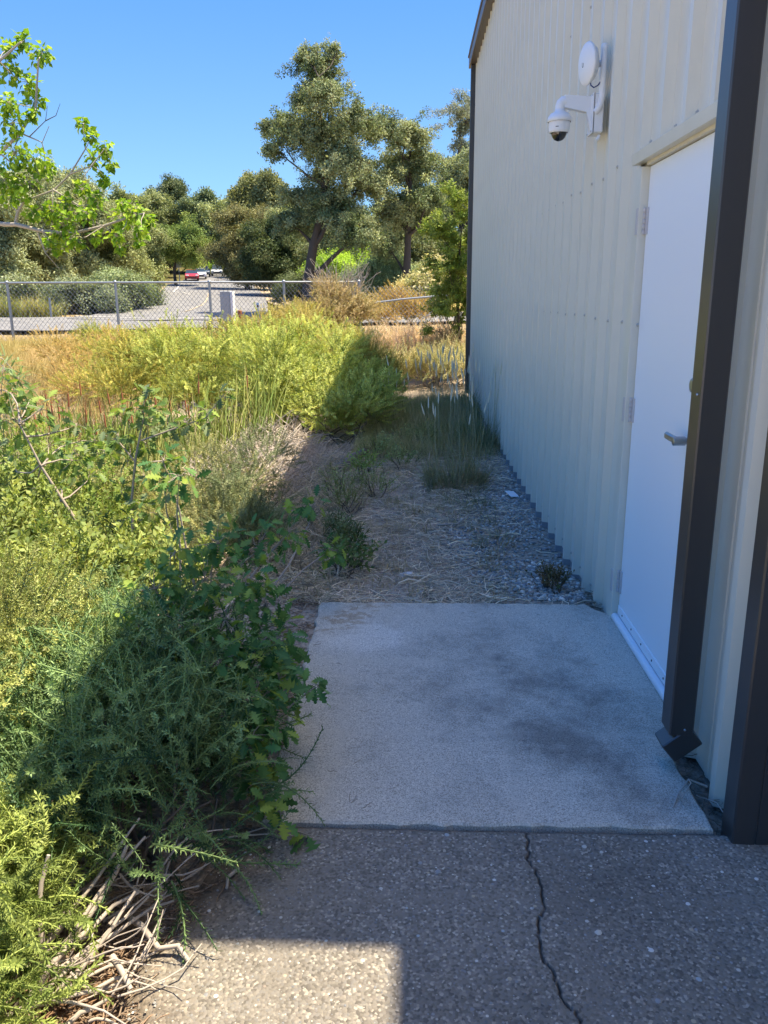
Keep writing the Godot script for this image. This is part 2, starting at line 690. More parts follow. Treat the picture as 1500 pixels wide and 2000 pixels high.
func rect_pipe(m: Mb, pts: Array, w: Vector2, bev := 0.008) -> void:   # straight runs of a box-section pipe between points; w = across z, across x-ish
	for k in pts.size() - 1:
		var a: Vector3 = pts[k]
		var b: Vector3 = pts[k + 1]
		var y := (b - a).normalized()
		var z := Vector3.BACK
		var x := y.cross(z).normalized()
		m.box(Transform3D(Basis(x, y, z), (a + b) * 0.5), Vector3(w.y, a.distance_to(b), w.x), bev)

func build_building() -> void:
	var b := thing("metal_building", "cream ribbed steel building with a white service door and dark brown trim", "building")
	var near := -2.18
	var far := -14.22
	# walls with thickness, open inside
	var core := Mb.new()
	core.box(at(WALL + 0.09, 3.74, -8.22), Vector3(0.14, 3.2, 12.0))   # above the door
	core.box(at(WALL + 0.09, 0.955, -9.1), Vector3(0.14, 2.37, 10.2))
	core.box(at(WALL + 0.09, 0.955, -2.57), Vector3(0.14, 2.37, 0.7))
	core.box(at(6.5, 2.5, far + 0.08), Vector3(10.6, 5.46, 0.14))
	core.box(at(1.66, 2.5, near - 0.09), Vector3(0.98, 5.46, 0.14))
	core.box(at(2.23, 2.5, 3.0), Vector3(0.14, 5.46, 10.2))
	core.box(at(7.0, 2.5, 8.0), Vector3(9.4, 5.46, 0.14))
	core.box(at(11.8, 2.5, -3.1), Vector3(0.14, 5.46, 22.3))
	part("wall", core, mats.cream, b)
	var slab := Mb.new()
	slab.box(at(6.45, -0.14, -8.2), Vector3(10.6, 0.16, 11.9))
	slab.box(at(7.0, -0.14, 2.9), Vector3(9.4, 0.16, 10.2))
	part("inner_floor", slab, mats.concrete_plain, b)
	var roof := Mb.new()
	roof.box(at(6.4, 5.3, -8.26), Vector3(11.0, 0.1, 12.2), 0.01)
	roof.box(at(6.98, 5.31, 2.8), Vector3(9.86, 0.1, 10.78), 0.01)
	part("roof", roof, mats.trim, b)
	# sheets: three ribs each; shorter ones over the door
	var z := near - 0.02
	siding(b, z, -2.93, -0.04, 5.17)
	siding(b, -2.932, -3.985, 2.16, 5.17)
	z = -3.987
	while z > far + 0.05:
		var e := maxf(z - 0.9, far)
		siding(b, z, e, -0.075, 5.17)
		z = e - 0.002
	# the sheets on the two walls set back to the right
	for q in [[1.1, 2.16, near]]:
		var m := Mb.new()
		for k in 5:
			var x0: float = q[0] + k * 0.21
			m.quad(Vector3(x0, -0.04, q[2]), Vector3(x0 + 0.15, -0.04, q[2]), Vector3(x0 + 0.15, 5.17, q[2]), Vector3(x0, 5.17, q[2]))
			m.quad(Vector3(x0 + 0.15, -0.04, q[2]), Vector3(x0 + 0.17, -0.04, q[2] + 0.03), Vector3(x0 + 0.17, 5.17, q[2] + 0.03), Vector3(x0 + 0.15, 5.17, q[2]))
			m.quad(Vector3(x0 + 0.17, -0.04, q[2] + 0.03), Vector3(x0 + 0.19, -0.04, q[2] + 0.03), Vector3(x0 + 0.19, 5.17, q[2] + 0.03), Vector3(x0 + 0.17, 5.17, q[2] + 0.03))
			m.quad(Vector3(x0 + 0.19, -0.04, q[2] + 0.03), Vector3(x0 + 0.21, -0.04, q[2]), Vector3(x0 + 0.21, 5.17, q[2]), Vector3(x0 + 0.19, 5.17, q[2] + 0.03))
		part("siding_panel", m, mats.cream, b)
	# the dark flashing that follows the ribs at the foot of the wall
	var f := Mb.new()
	f.strip(rib_line(-3.99, far, WALL - 0.003, 0.038), -0.2, -0.072)
	f.strip(PackedVector2Array([Vector2(WALL + 0.02, far), Vector2(WALL + 0.02, -3.99)]), -0.2, -0.072)
	part("base_flashing", f, mats.flash, b)
	# eave: gutter with a stepped lip, soffit behind it
	for q in [[0.9, near + 0.02, far - 0.16], [2.03, near + 0.03, 8.1]]:
		var x: float = q[0]
		var mid: float = (q[1] + q[2]) * 0.5
		var len: float = absf(q[1] - q[2])
		var g := Mb.new()
		g.box(at(x + 0.014, 5.17, mid), Vector3(0.028, 0.18, len), 0.004)
		g.box(at(x + 0.001, 5.245, mid), Vector3(0.034, 0.03, len + 0.004), 0.004)
		g.box(at(x + 0.075, 5.09, mid), Vector3(0.094, 0.012, len - 0.004), 0.002)
		part("gutter", g, mats.fascia, b)
	# the rake board on the far end and the dark corner trims
	var rk := Mb.new()
	rk.box(at(6.3, 5.16, far - 0.11), Vector3(10.7, 0.2, 0.06), 0.005)
	part("rake_board", rk, mats.fascia, b)
	var t1 := Mb.new()
	t1.box(at(WALL + 0.04, 2.5, far - 0.05), Vector3(0.17, 5.14, 0.1), 0.006)
	part("corner_trim", t1, mats.trim, b)
	var t2 := Mb.new()
	t2.box(at(1.0, 2.52, near + 0.002), Vector3(0.072, 5.2, 0.088), 0.005)
	t2.box(at(1.066, 2.52, near + 0.035), Vector3(0.066, 5.2, 0.022), 0.004)
	part("corner_trim", t2, mats.trim, b)
	# downspouts
	var d := Mb.new()
	rect_pipe(d, [Vector3(0.921, 5.1, -2.555), Vector3(0.921, 0.135, -2.555)], Vector2(0.094, 0.082), 0.005)
	var dn := part("downspout", d, mats.trim, b)
	var el := Mb.new()
	var eb := Basis(Vector3.BACK, -0.88)
	el.box(Transform3D(eb, Vector3(0.928, 0.099, -2.555)), Vector3(0.08, 0.115, 0.0925), 0.004)
	part("elbow", el, mats.trim, dn)
	var lip := Mb.new()
	lip.box(Transform3D(eb, Vector3(0.8885, 0.0665, -2.555)), Vector3(0.062, 0.012, 0.07), 0.002)
	part("outlet", lip, mats.hole, dn)
	for q in [Vector3(0.93, 0.16, -2.506), Vector3(0.879, 1.29, -2.54)]:
		var s := Mb.new()
		s.lathe(Transform3D(Basis(Vector3.RIGHT, PI / 2) if q.x > 0.9 else Basis(Vector3.BACK, PI / 2), q), PackedVector2Array([Vector2(0.0045, -0.003), Vector2(0.0045, 0.002), Vector2(0, 0.004)]), 8)
		part("rivet", s, mats.steel, dn)
	var d2 := Mb.new()
	rect_pipe(d2, [Vector3(0.962, 5.08, far + 0.06), Vector3(0.962, -0.05, far + 0.06)], Vector2(0.09, 0.08), 0.005)
	part("downspout", d2, mats.trim, b)
	build_door(b)
	# screw heads in rows along the hidden girts
	var sm := screw_mesh()
	rng.seed = 5
	for row in [2.2, 1.46, -0.025, 3.2, 4.1]:
		var k := 0
		while true:
			var zz := -3.89 - 0.3 * k + 0.056
			k += 1
			if zz < far + 0.05:
				break
			if row < 3.0 or k % 2 == 0:
				part("screw", sm, mats.screw, b, Transform3D(Basis(), Vector3(WALL, row + rr(-0.012, 0.012), zz + rr(-0.01, 0.01))))
			if row > 0.0 and row < 3.0 and k % 3 == 0:
				part("screw", sm, mats.screw, b, Transform3D(Basis(), Vector3(WALL, row + rr(-0.012, 0.012), zz + 0.11)))
	for q in [Vector2(2.225, -3.84), Vector2(2.225, -3.5), Vector2(2.225, -3.25), Vector2(2.225, -3.02), Vector2(1.473, -4.24), Vector2(0.02, -2.4), Vector2(1.3, -2.42)]:
		part("screw", sm, mats.screw, b, Transform3D(Basis(), Vector3(WALL, q.x, q.y)))

func build_door(b: Node3D) -> void:
	var hz := -3.885
	var lz := -2.965
	var d := Node3D.new()
	d.name = "door"
	b.add_child(d)
	var leaf := Mb.new()
	leaf.box(at(1.072, 1.077, (hz + lz) * 0.5), Vector3(0.045, 2.115, hz * -1 + lz), 0.003)
	part("door_leaf", leaf, mats.door, d)
	var fr := Mb.new()
	fr.box(at(1.068, 1.065, hz - 0.055), Vector3(0.11, 2.14, 0.1), 0.003)
	fr.box(at(1.068, 1.065, lz + 0.055), Vector3(0.11, 2.14, 0.1), 0.003)
	fr.box(at(1.078, 2.148, (hz + lz) * 0.5), Vector3(0.09, 0.02, hz * -1 + lz), 0.002)
	part("door_frame", fr, mats.cream, d)
	var cap := Mb.new()   # drip cap over the head
	cap.box(Transform3D(Basis(Vector3.BACK, 0.12), Vector3(0.998, 2.174, (hz + lz) * 0.5)), Vector3(0.012, 0.05, 1.13), 0.002)
	cap.box(at(1.03, 2.198, (hz + lz) * 0.5), Vector3(0.07, 0.008, 1.13), 0.002)
	cap.box(at(1.018, 2.154, (hz + lz) * 0.5), Vector3(0.04, 0.006, 1.128), 0.001)
	part("drip_cap", cap, mats.cream, d)
	for y in [1.905, 1.06, 0.2]:
		var h := Mb.new()
		for k in 5:
			h.lathe(at(1.04, y - 0.057 + k * 0.0232, hz - 0.004), PackedVector2Array([Vector2(0, 0), Vector2(0.0085, 0.0004), Vector2(0.0085, 0.0218), Vector2(0, 0.0222)]), 10)
		h.box(at(1.0465, y, hz + 0.016), Vector3(0.006, 0.114, 0.03), 0.001)
		h.box(at(1.0115, y, hz - 0.022), Vector3(0.005, 0.114, 0.028), 0.001)
		part("hinge", h, mats.pearl, d)
	var sw := Mb.new()   # rounded threshold and the sweep's fixing strip
	var p := PackedVector2Array()
	sw.tube(pack([Vector3(1.035, 0.012, hz), Vector3(1.035, 0.012, lz)]), PackedFloat32Array([0.02, 0.02]), 12)
	part("threshold", sw, mats.white, d)
	var st := Mb.new()
	st.box(at(1.0465, 0.055, (hz + lz) * 0.5), Vector3(0.006, 0.045, 0.9), 0.001)
	part("door_sweep", st, mats.door, d)
	for k in 5:
		var s := Mb.new()
		s.lathe(Transform3D(Basis(Vector3.BACK, PI / 2), Vector3(1.0435, 0.055, hz + 0.1 + k * 0.17)), PackedVector2Array([Vector2(0.005, -0.001), Vector2(0.005, 0.002), Vector2(0, 0.003)]), 8)
		part("sweep_screw", s, mats.hole, d)
	var out := Basis(Vector3.BACK, PI / 2)   # y axis turned to -x
	var hd := Mb.new()
	hd.lathe(Transform3D(out, Vector3(1.05, 1.06, lz - 0.065)), PackedVector2Array([Vector2(0.043, 0), Vector2(0.043, 0.004), Vector2(0.036, 0.012), Vector2(0.02, 0.018), Vector2(0.013, 0.022), Vector2(0.0125, 0.03), Vector2(0.0175, 0.032), Vector2(0.0175, 0.074), Vector2(0.014, 0.076), Vector2(0, 0.0765)]), 24)
	hd.box(Transform3D(Basis(Vector3.UP, 0.0), Vector3(0.987, 1.062, lz - 0.125)), Vector3(0.018, 0.028, 0.13), 0.006)
	part("lever_handle", hd, mats.steel, d)
	var db := Mb.new()
	db.lathe(Transform3D(out, Vector3(1.05, 1.262, lz - 0.1)), PackedVector2Array([Vector2(0.03, 0), Vector2(0.03, 0.004), Vector2(0.025, 0.014), Vector2(0.018, 0.0155), Vector2(0, 0.0155)]), 24)
	part("deadbolt", db, mats.steel, d)

func build_devices() -> void:
	# camera on a wall bracket
	var c := thing("security_camera", "white dome security camera hanging from a wall bracket on the ribbed wall", "security camera", Vector3(1.002, 2.51, -4.73))
	var bx := Mb.new()
	bx.box(at(-0.028, -0.003, 0), Vector3(0.052, 0.19, 0.12), 0.006)
	part("junction_box", bx, mats.white, c)
	var pl := Mb.new()
	pl.box(at(-0.0575, -0.003, 0), Vector3(0.006, 0.196, 0.126), 0.002)
	var seam := part("base_plate", pl, mats.white, c)
	var gs := Mb.new()
	gs.box(at(-0.0535, -0.003, 0), Vector3(0.0015, 0.192, 0.1225))
	part("gasket", gs, mats.hole, c)
	for q in [[0.085, 0.05], [-0.09, 0.05], [0.085, -0.05], [-0.09, -0.05]]:
		var s := Mb.new()
		s.lathe(Transform3D(Basis(Vector3.BACK, PI / 2), Vector3(-0.06, q[0], q[1])), PackedVector2Array([Vector2(0.005, 0), Vector2(0.005, 0.003), Vector2(0, 0.0035)]), 8)
		part("bolt", s, mats.steel, c)
	var arm := Mb.new()   # gusset and tapered arm
	var hw := 0.022
	var prof := [Vector2(-0.06, 0.084), Vector2(-0.2, 0.094), Vector2(-0.2, 0.034), Vector2(-0.085, 0.01), Vector2(-0.06, -0.088)]
	for k in prof.size():
		var a: Vector2 = prof[k]
		var e: Vector2 = prof[(k + 1) % prof.size()]
		arm.quad(Vector3(a.x, a.y, -hw), Vector3(e.x, e.y, -hw), Vector3(e.x, e.y, hw), Vector3(a.x, a.y, hw))
	for s in [-1.0, 1.0]:
		for k in [[0, 1, 3], [1, 2, 3], [0, 3, 4]]:
			var q := []
			for j in k:
				q.append(Vector3(prof[j].x, prof[j].y, hw * s))
			if s > 0:
				arm.tri(q[0], q[1], q[2])
			else:
				arm.tri(q[0], q[2], q[1])
	part("bracket", arm, mats.white, c)
	var elb := Mb.new()
	elb.tube(pack([Vector3(-0.19, 0.066, 0), Vector3(-0.204, 0.064, 0), Vector3(-0.215, 0.056, 0), Vector3(-0.22, 0.04, 0), Vector3(-0.22, 0.01, 0)]), PackedFloat32Array([0.026, 0.028, 0.027, 0.026, 0.024]), 16)
	part("elbow", elb, mats.white, c)
	var hs := Mb.new()
	hs.lathe(at(-0.22, -0.088, 0), PackedVector2Array([Vector2(0.047, 0.0), Vector2(0.052, 0.004), Vector2(0.055, 0.016), Vector2(0.056, 0.052), Vector2(0.063, 0.055), Vector2(0.0635, 0.066), Vector2(0.061, 0.077), Vector2(0.048, 0.094), Vector2(0.03, 0.102), Vector2(0.024, 0.118), Vector2(0.022, 0.13)]), 28)
	part("housing", hs, mats.white, c)
	var ring := Mb.new()
	ring.lathe(at(-0.22, -0.088, 0), PackedVector2Array([Vector2(0.0605, 0.0525), Vector2(0.0565, 0.0525)]), 28)
	part("seam_ring", ring, mats.hole, c)
	var mk := Mb.new()
	mk.box(Transform3D(Basis(Vector3.UP, -0.35), Vector3(-0.22 - 0.0195, -0.064, 0.0525)), Vector3(0.016, 0.003, 0.0015))
	part("maker_mark", mk, mats.hole, c)
	var dome := Mb.new()
	dome.lathe(at(-0.22, -0.088, 0), PackedVector2Array([Vector2(0, -0.041), Vector2(0.012, -0.039), Vector2(0.024, -0.033), Vector2(0.033, -0.023), Vector2(0.039, -0.01), Vector2(0.0405, 0.002)]), 24)
	part("dome", dome, mats.black_glass, c)
	# radio dish on its pipe
	var w := thing("wireless_dish_antenna", "small white round radio dish on a bent conduit above the dome camera", "antenna", Vector3(0.982, 2.737, -4.655))
	var n := Vector3(-0.95, -0.05, 0.2).normalized()
	var t := Transform3D(up_to(n, 0), Vector3(-0.082, 0.0, -0.012))
	var ds := Mb.new()
	ds.lathe(t, PackedVector2Array([Vector2(0.02, -0.05), Vector2(0.045, -0.046), Vector2(0.08, -0.03), Vector2(0.099, -0.009), Vector2(0.1025, 0.0), Vector2(0.099, 0.006), Vector2(0.085, 0.013), Vector2(0.055, 0.02), Vector2(0.02, 0.023), Vector2(0, 0.0232)]), 40)
	part("dish", ds, mats.white, w)
	var lg := Mb.new()   # the small u-shaped mark on its face
	var lp := PackedVector3Array()
	for k in 9:
		var a := PI + PI * k / 8.0
		lp.append(Vector3(cos(a) * 0.0075, sin(a) * 0.0075 - 0.004, 0))
	lp.insert(0, Vector3(-0.0075, 0.012, 0))
	lp.append(Vector3(0.0075, 0.008, 0))
	var up := Vector3.UP
	var sx := up.cross(n).normalized()
	var lt := Transform3D(Basis(sx, n.cross(sx), n), t * Vector3(0, 0.0225, 0) + Vector3(0, -0.004, 0) + sx * -0.002)
	for k in lp.size():
		lp[k] = lt * lp[k]
	lg.tube(lp, PackedFloat32Array([0.0016]), 5)
	part("logo_mark", lg, mats.hole, w)
	var stub := Mb.new()
	stub.tube(pack([t.origin - n * 0.045, t.origin - n * 0.06 + Vector3(0.01, 0, 0), Vector3(0.004, -0.002, 0)]), PackedFloat32Array([0.018, 0.016, 0.015]), 12)
	part("mount_arm", stub, mats.white, w)
	var pole := Mb.new()
	pole.lathe(at(0, -0.06, 0), PackedVector2Array([Vector2(0.0155, 0), Vector2(0.0155, 0.12), Vector2(0.0172, 0.121), Vector2(0.0172, 0.146), Vector2(0.013, 0.15), Vector2(0, 0.151)]), 16)
	part("pole", pole, mats.white, w)
	var hose := Mb.new()
	hose.tube(pack([Vector3(0, -0.05, 0), Vector3(0.0, -0.1, 0.0), Vector3(0.001, -0.15, 0.0), Vector3(-0.004, -0.19, -0.004), Vector3(-0.016, -0.216, -0.008), Vector3(-0.028, -0.228, -0.014)]), PackedFloat32Array([0.0155, 0.0165, 0.0165, 0.0165, 0.0165, 0.0165]), 14)
	part("conduit", hose, mats.white, w)
	var cb := Mb.new()
	cb.tube(pack([Vector3(-0.066, -0.088, 0.012), Vector3(-0.062, -0.106, 0.012), Vector3(-0.046, -0.116, 0.01), Vector3(-0.026, -0.106, 0.006), Vector3(-0.008, -0.082, 0.004)]), PackedFloat32Array([0.0035]), 6)
	part("cable", cb, mats.blue, w)
	var plug := Mb.new()
	plug.tube(pack([Vector3(0.004, -0.335, -0.03), Vector3(-0.002, -0.352, -0.03), Vector3(-0.012, -0.362, -0.028)]), PackedFloat32Array([0.008, 0.009, 0.008]), 8)
	part("conduit_end", plug, mats.white, w)

# ------------------------------------------------------------------ ground, paving, roads
func make_materials() -> void:
	mats.cream = paint(0.72, 0.685, 0.57, 0.34, 0.0, 0.45)
	mats.cream.albedo_texture = noise_tex(FastNoiseLite.TYPE_SIMPLEX, 0.012, [[0.25, 0.965, 0.96, 0.95], [0.5, 0.99, 0.99, 0.985], [0.75, 1.0, 1.0, 1.0]], 512, 5, 61)
	triplanar(mats.cream, 1.1)
	mats.cream.uv1_scale = Vector3(0.6, 0.25, 0.6)
	mats.door = paint(0.88, 0.89, 0.9, 0.38)
	mats.white = paint(0.8, 0.81, 0.82, 0.4)
	mats.pearl = paint(0.56, 0.52, 0.5, 0.35)
	mats.trim = paint(0.042, 0.037, 0.035, 0.34, 0.0, 0.65)
	mats.fascia = paint(0.1, 0.078, 0.068, 0.4)
	mats.flash = paint(0.24, 0.25, 0.26, 0.5)
	mats.hole = paint(0.015, 0.015, 0.016, 0.6)
	mats.steel = paint(0.4, 0.41, 0.42, 0.32, 0.85)
	mats.screw = paint(0.5, 0.48, 0.42, 0.4, 0.2)
	mats.black_glass = paint(0.008, 0.008, 0.01, 0.06, 0.0, 0.7)
	mats.blue = paint(0.02, 0.04, 0.16, 0.4)
	mats.galv = paint(0.3, 0.33, 0.36, 0.42, 0.5)
	mats.wire = paint(0.34, 0.36, 0.38, 0.45, 0.4)
	mats.rust = paint(0.3, 0.1, 0.035, 0.8)
	mats.dark_wood = paint(0.03, 0.026, 0.024, 0.85)
	mats.twig = paint(0.13, 0.105, 0.08, 0.85)
	mats.oakstem = paint(0.36, 0.3, 0.24, 0.8)
	mats.pale_bark = paint(0.42, 0.37, 0.3, 0.75)
	mats.dead = paint(0.42, 0.36, 0.3, 0.85)
	mats.bounce_paving = paint(0.58, 0.54, 0.47, 0.9)  # kept pale so the added paving throws more sun into the shade
	mats.bark = paint(0.075, 0.06, 0.048, 0.9)
	mats.concrete_plain = paint(0.3, 0.29, 0.27, 0.9)
	mats.leaf = leafy(0.8)
	mats.far_leaf = leafy(0.6, 0.6, 0.3)
	mats.needle = leafy(0.5, 0.5, 0.4)
	mats.straw = leafy(0.45, 0.8, 0.2)
	var st := StandardMaterial3D.new()
	st.vertex_color_use_as_albedo = true
	st.roughness = 0.75
	mats.stone = st

	# soil: mottled earth under the dry litter; vertex colours say what grows or lies there
	var soil := StandardMaterial3D.new()
	soil.vertex_color_use_as_albedo = true
	soil.roughness = 0.95
	soil.metallic_specular = 0.2
	soil.albedo_texture = noise_tex(FastNoiseLite.TYPE_SIMPLEX, 0.02, [[0.2, 0.55, 0.52, 0.48], [0.5, 0.8, 0.78, 0.75], [0.8, 1.0, 0.98, 0.94]], 512, 5, 11)
	soil.heightmap_enabled = true
	soil.heightmap_texture = noise_tex(FastNoiseLite.TYPE_SIMPLEX, 0.03, [], 512, 5, 12)
	soil.heightmap_scale = 1.2
	mats.soil = triplanar(soil, 0.55)

	# worn asphalt: cell noise gives each bit of aggregate its own tone, the same cells give the relief
	var tones := [[0.0, 0.13, 0.115, 0.094], [0.3, 0.195, 0.172, 0.14], [0.5, 0.24, 0.212, 0.17], [0.7, 0.21, 0.194, 0.17], [0.9, 0.31, 0.272, 0.215], [1.0, 0.46, 0.41, 0.33]]
	var asp := StandardMaterial3D.new()
	asp.vertex_color_use_as_albedo = true
	asp.roughness = 0.82
	asp.metallic_specular = 0.35
	asp.albedo_texture = noise_tex(FastNoiseLite.TYPE_CELLULAR, 0.11, tones, 1024, 1, 21, FastNoiseLite.RETURN_CELL_VALUE)
	asp.heightmap_enabled = true
	asp.heightmap_texture = noise_tex(FastNoiseLite.TYPE_CELLULAR, 0.11, [[0.0, 1.0, 1.0, 1.0], [0.5, 0.6, 0.6, 0.6], [1.0, 0.0, 0.0, 0.0]], 1024, 1, 21, FastNoiseLite.RETURN_DISTANCE)
	asp.heightmap_scale = 0.28
	mats.asphalt = triplanar(asp, 0.78)

	var far_asp := StandardMaterial3D.new()
	far_asp.roughness = 0.9
	far_asp.albedo_texture = noise_tex(FastNoiseLite.TYPE_SIMPLEX, 0.02, [[0.2, 0.16, 0.157, 0.153], [0.8, 0.22, 0.215, 0.205]], 256, 4, 31)
	mats.road = triplanar(far_asp, 6.0)

	# door pad: sanded-off concrete with exposed grains, and the stains on it
	var con := StandardMaterial3D.new()
	con.roughness = 0.85
	con.metallic_specular = 0.35
	con.albedo_texture = noise_tex(FastNoiseLite.TYPE_CELLULAR, 0.19, [[0.0, 0.36, 0.33, 0.28], [0.25, 0.58, 0.53, 0.45], [0.6, 0.7, 0.64, 0.54], [1.0, 0.9, 0.84, 0.72]], 1024, 1, 41, FastNoiseLite.RETURN_CELL_VALUE)
	con.heightmap_enabled = true
	con.heightmap_texture = noise_tex(FastNoiseLite.TYPE_SIMPLEX, 0.16, [], 1024, 2, 42)
	con.heightmap_scale = 0.1
	con.detail_enabled = true
	con.detail_blend_mode = BaseMaterial3D.BLEND_MODE_MUL
	con.detail_uv_layer = BaseMaterial3D.DETAIL_UV_2
	con.detail_albedo = pad_stains()
	mats.pad = triplanar(con, 0.62)

func pad_stains() -> ImageTexture:   # what years of damp, salt and mud left on the pad; u runs along x, v along z
	var w := 384
	var h := 512
	var im := Image.create(w, h, false, Image.FORMAT_RGB8)
	var f := FastNoiseLite.new()
	f.seed = 51
	f.frequency = 0.011
	f.fractal_octaves = 5
	var g := FastNoiseLite.new()
	g.seed = 52
	g.frequency = 0.05
	g.fractal_octaves = 4
	for j in h:
		for i in w:
			var x := -0.49 + 1.55 * i / w
			var z := -4.1 + 1.92 * j / h
			var a := f.get_noise_2d(i, j)
			var b := g.get_noise_2d(i, j)
			var damp := exp(-(pow((x - 0.62) / 0.38, 2) + pow((z + 2.86) / 0.42, 2))) * 0.9
			damp += exp(-(pow((x - 0.3) / 0.55, 2) + pow((z + 3.4) / 0.36, 2))) * 0.45
			damp += exp(-(pow((x - 0.75) / 0.2, 2) + pow((z + 2.45) / 0.25, 2))) * 0.35
			damp += exp(-pow((z + 4.1) / 0.12, 2)) * 0.3 * smoothstep(-0.1, 0.4, x)
			damp -= exp(-(pow((x - 0.93) / 0.12, 2) + pow((z + 3.3) / 0.45, 2))) * 0.55
			var d := clampf(damp * (0.85 + a * 0.5) + a * 0.5 + b * 0.3 - 0.05, 0.0, 1.0)
			var salt := clampf(exp(-(pow((x + 0.24) / 0.2, 2) + pow((z + 3.68) / 0.2, 2))) * 1.7 * (0.8 + a * 1.2 + b * 0.5), 0, 1)
			var mud := clampf(exp(-(pow((x + 0.28 + (z + 3.95) * 0.5) / 0.11, 2) + pow((z + 3.88) / 0.16, 2))) * 2.2 * (0.5 + b * 1.8 + a), 0, 1)
			var c := Color(0.81, 0.805, 0.79).lerp(Color(0.4, 0.4, 0.4), d)
			c = c.lerp(Color(0.97, 0.98, 1.0), salt)
			c = c.lerp(Color(0.56, 0.48, 0.4), mud * 0.8)
			im.set_pixel(i, j, c.linear_to_srgb())
	return ImageTexture.create_from_image(im)

func steps(list: Array) -> PackedFloat32Array:   # [from, step, to, step, ...]
	var o := PackedFloat32Array()
	for k in range(0, list.size() - 2, 2):
		var x: float = list[k]
		while x < list[k + 2] - list[k + 1] * 0.5:
			o.append(x)
			x += list[k + 1]
	o.append(list[-1])
	return o

func sheet(xs: PackedFloat32Array, zs: PackedFloat32Array, height: Callable, tint: Callable) -> Mb:
	var m := Mb.new()
	var w := xs.size()
	for z in zs:
		for x in xs:
			var p: Vector3 = height.call(x, z)
			m.col = tint.call(x, z)
			m.vert(p, Vector3.UP)
	for j in zs.size() - 1:
		for i in w - 1:
			var a := j * w + i
			m.face(a, a + w, a + w + 1)
			m.face(a, a + w + 1, a + 1)
	for j in zs.size():
		for i in w:
			var a := j * w + i
			var l := m.v[j * w + maxi(i - 1, 0)]
			var r := m.v[j * w + mini(i + 1, w - 1)]
			var u := m.v[maxi(j - 1, 0) * w + i]
			var d := m.v[mini(j + 1, zs.size() - 1) * w + i]
			m.n[a] = (d - u).cross(r - l).normalized()
	return m

func crack_x(z: float) -> float:
	return table(-z, [[1.0, 0.46], [1.3, 0.415], [1.5, 0.385], [1.62, 0.35], [1.72, 0.325], [1.8, 0.34], [1.92, 0.368], [2.05, 0.352], [2.2, 0.362]]) + wob.get_noise_1d(z * 900) * 0.012 + wob.get_noise_1d(z * 3200) * 0.006

func asphalt_edge(z: float) -> float:
	return -0.6 + wob.get_noise_1d(z * 260) * 0.05 - smoothstep(-1.95, -1.6, z) * 0.1

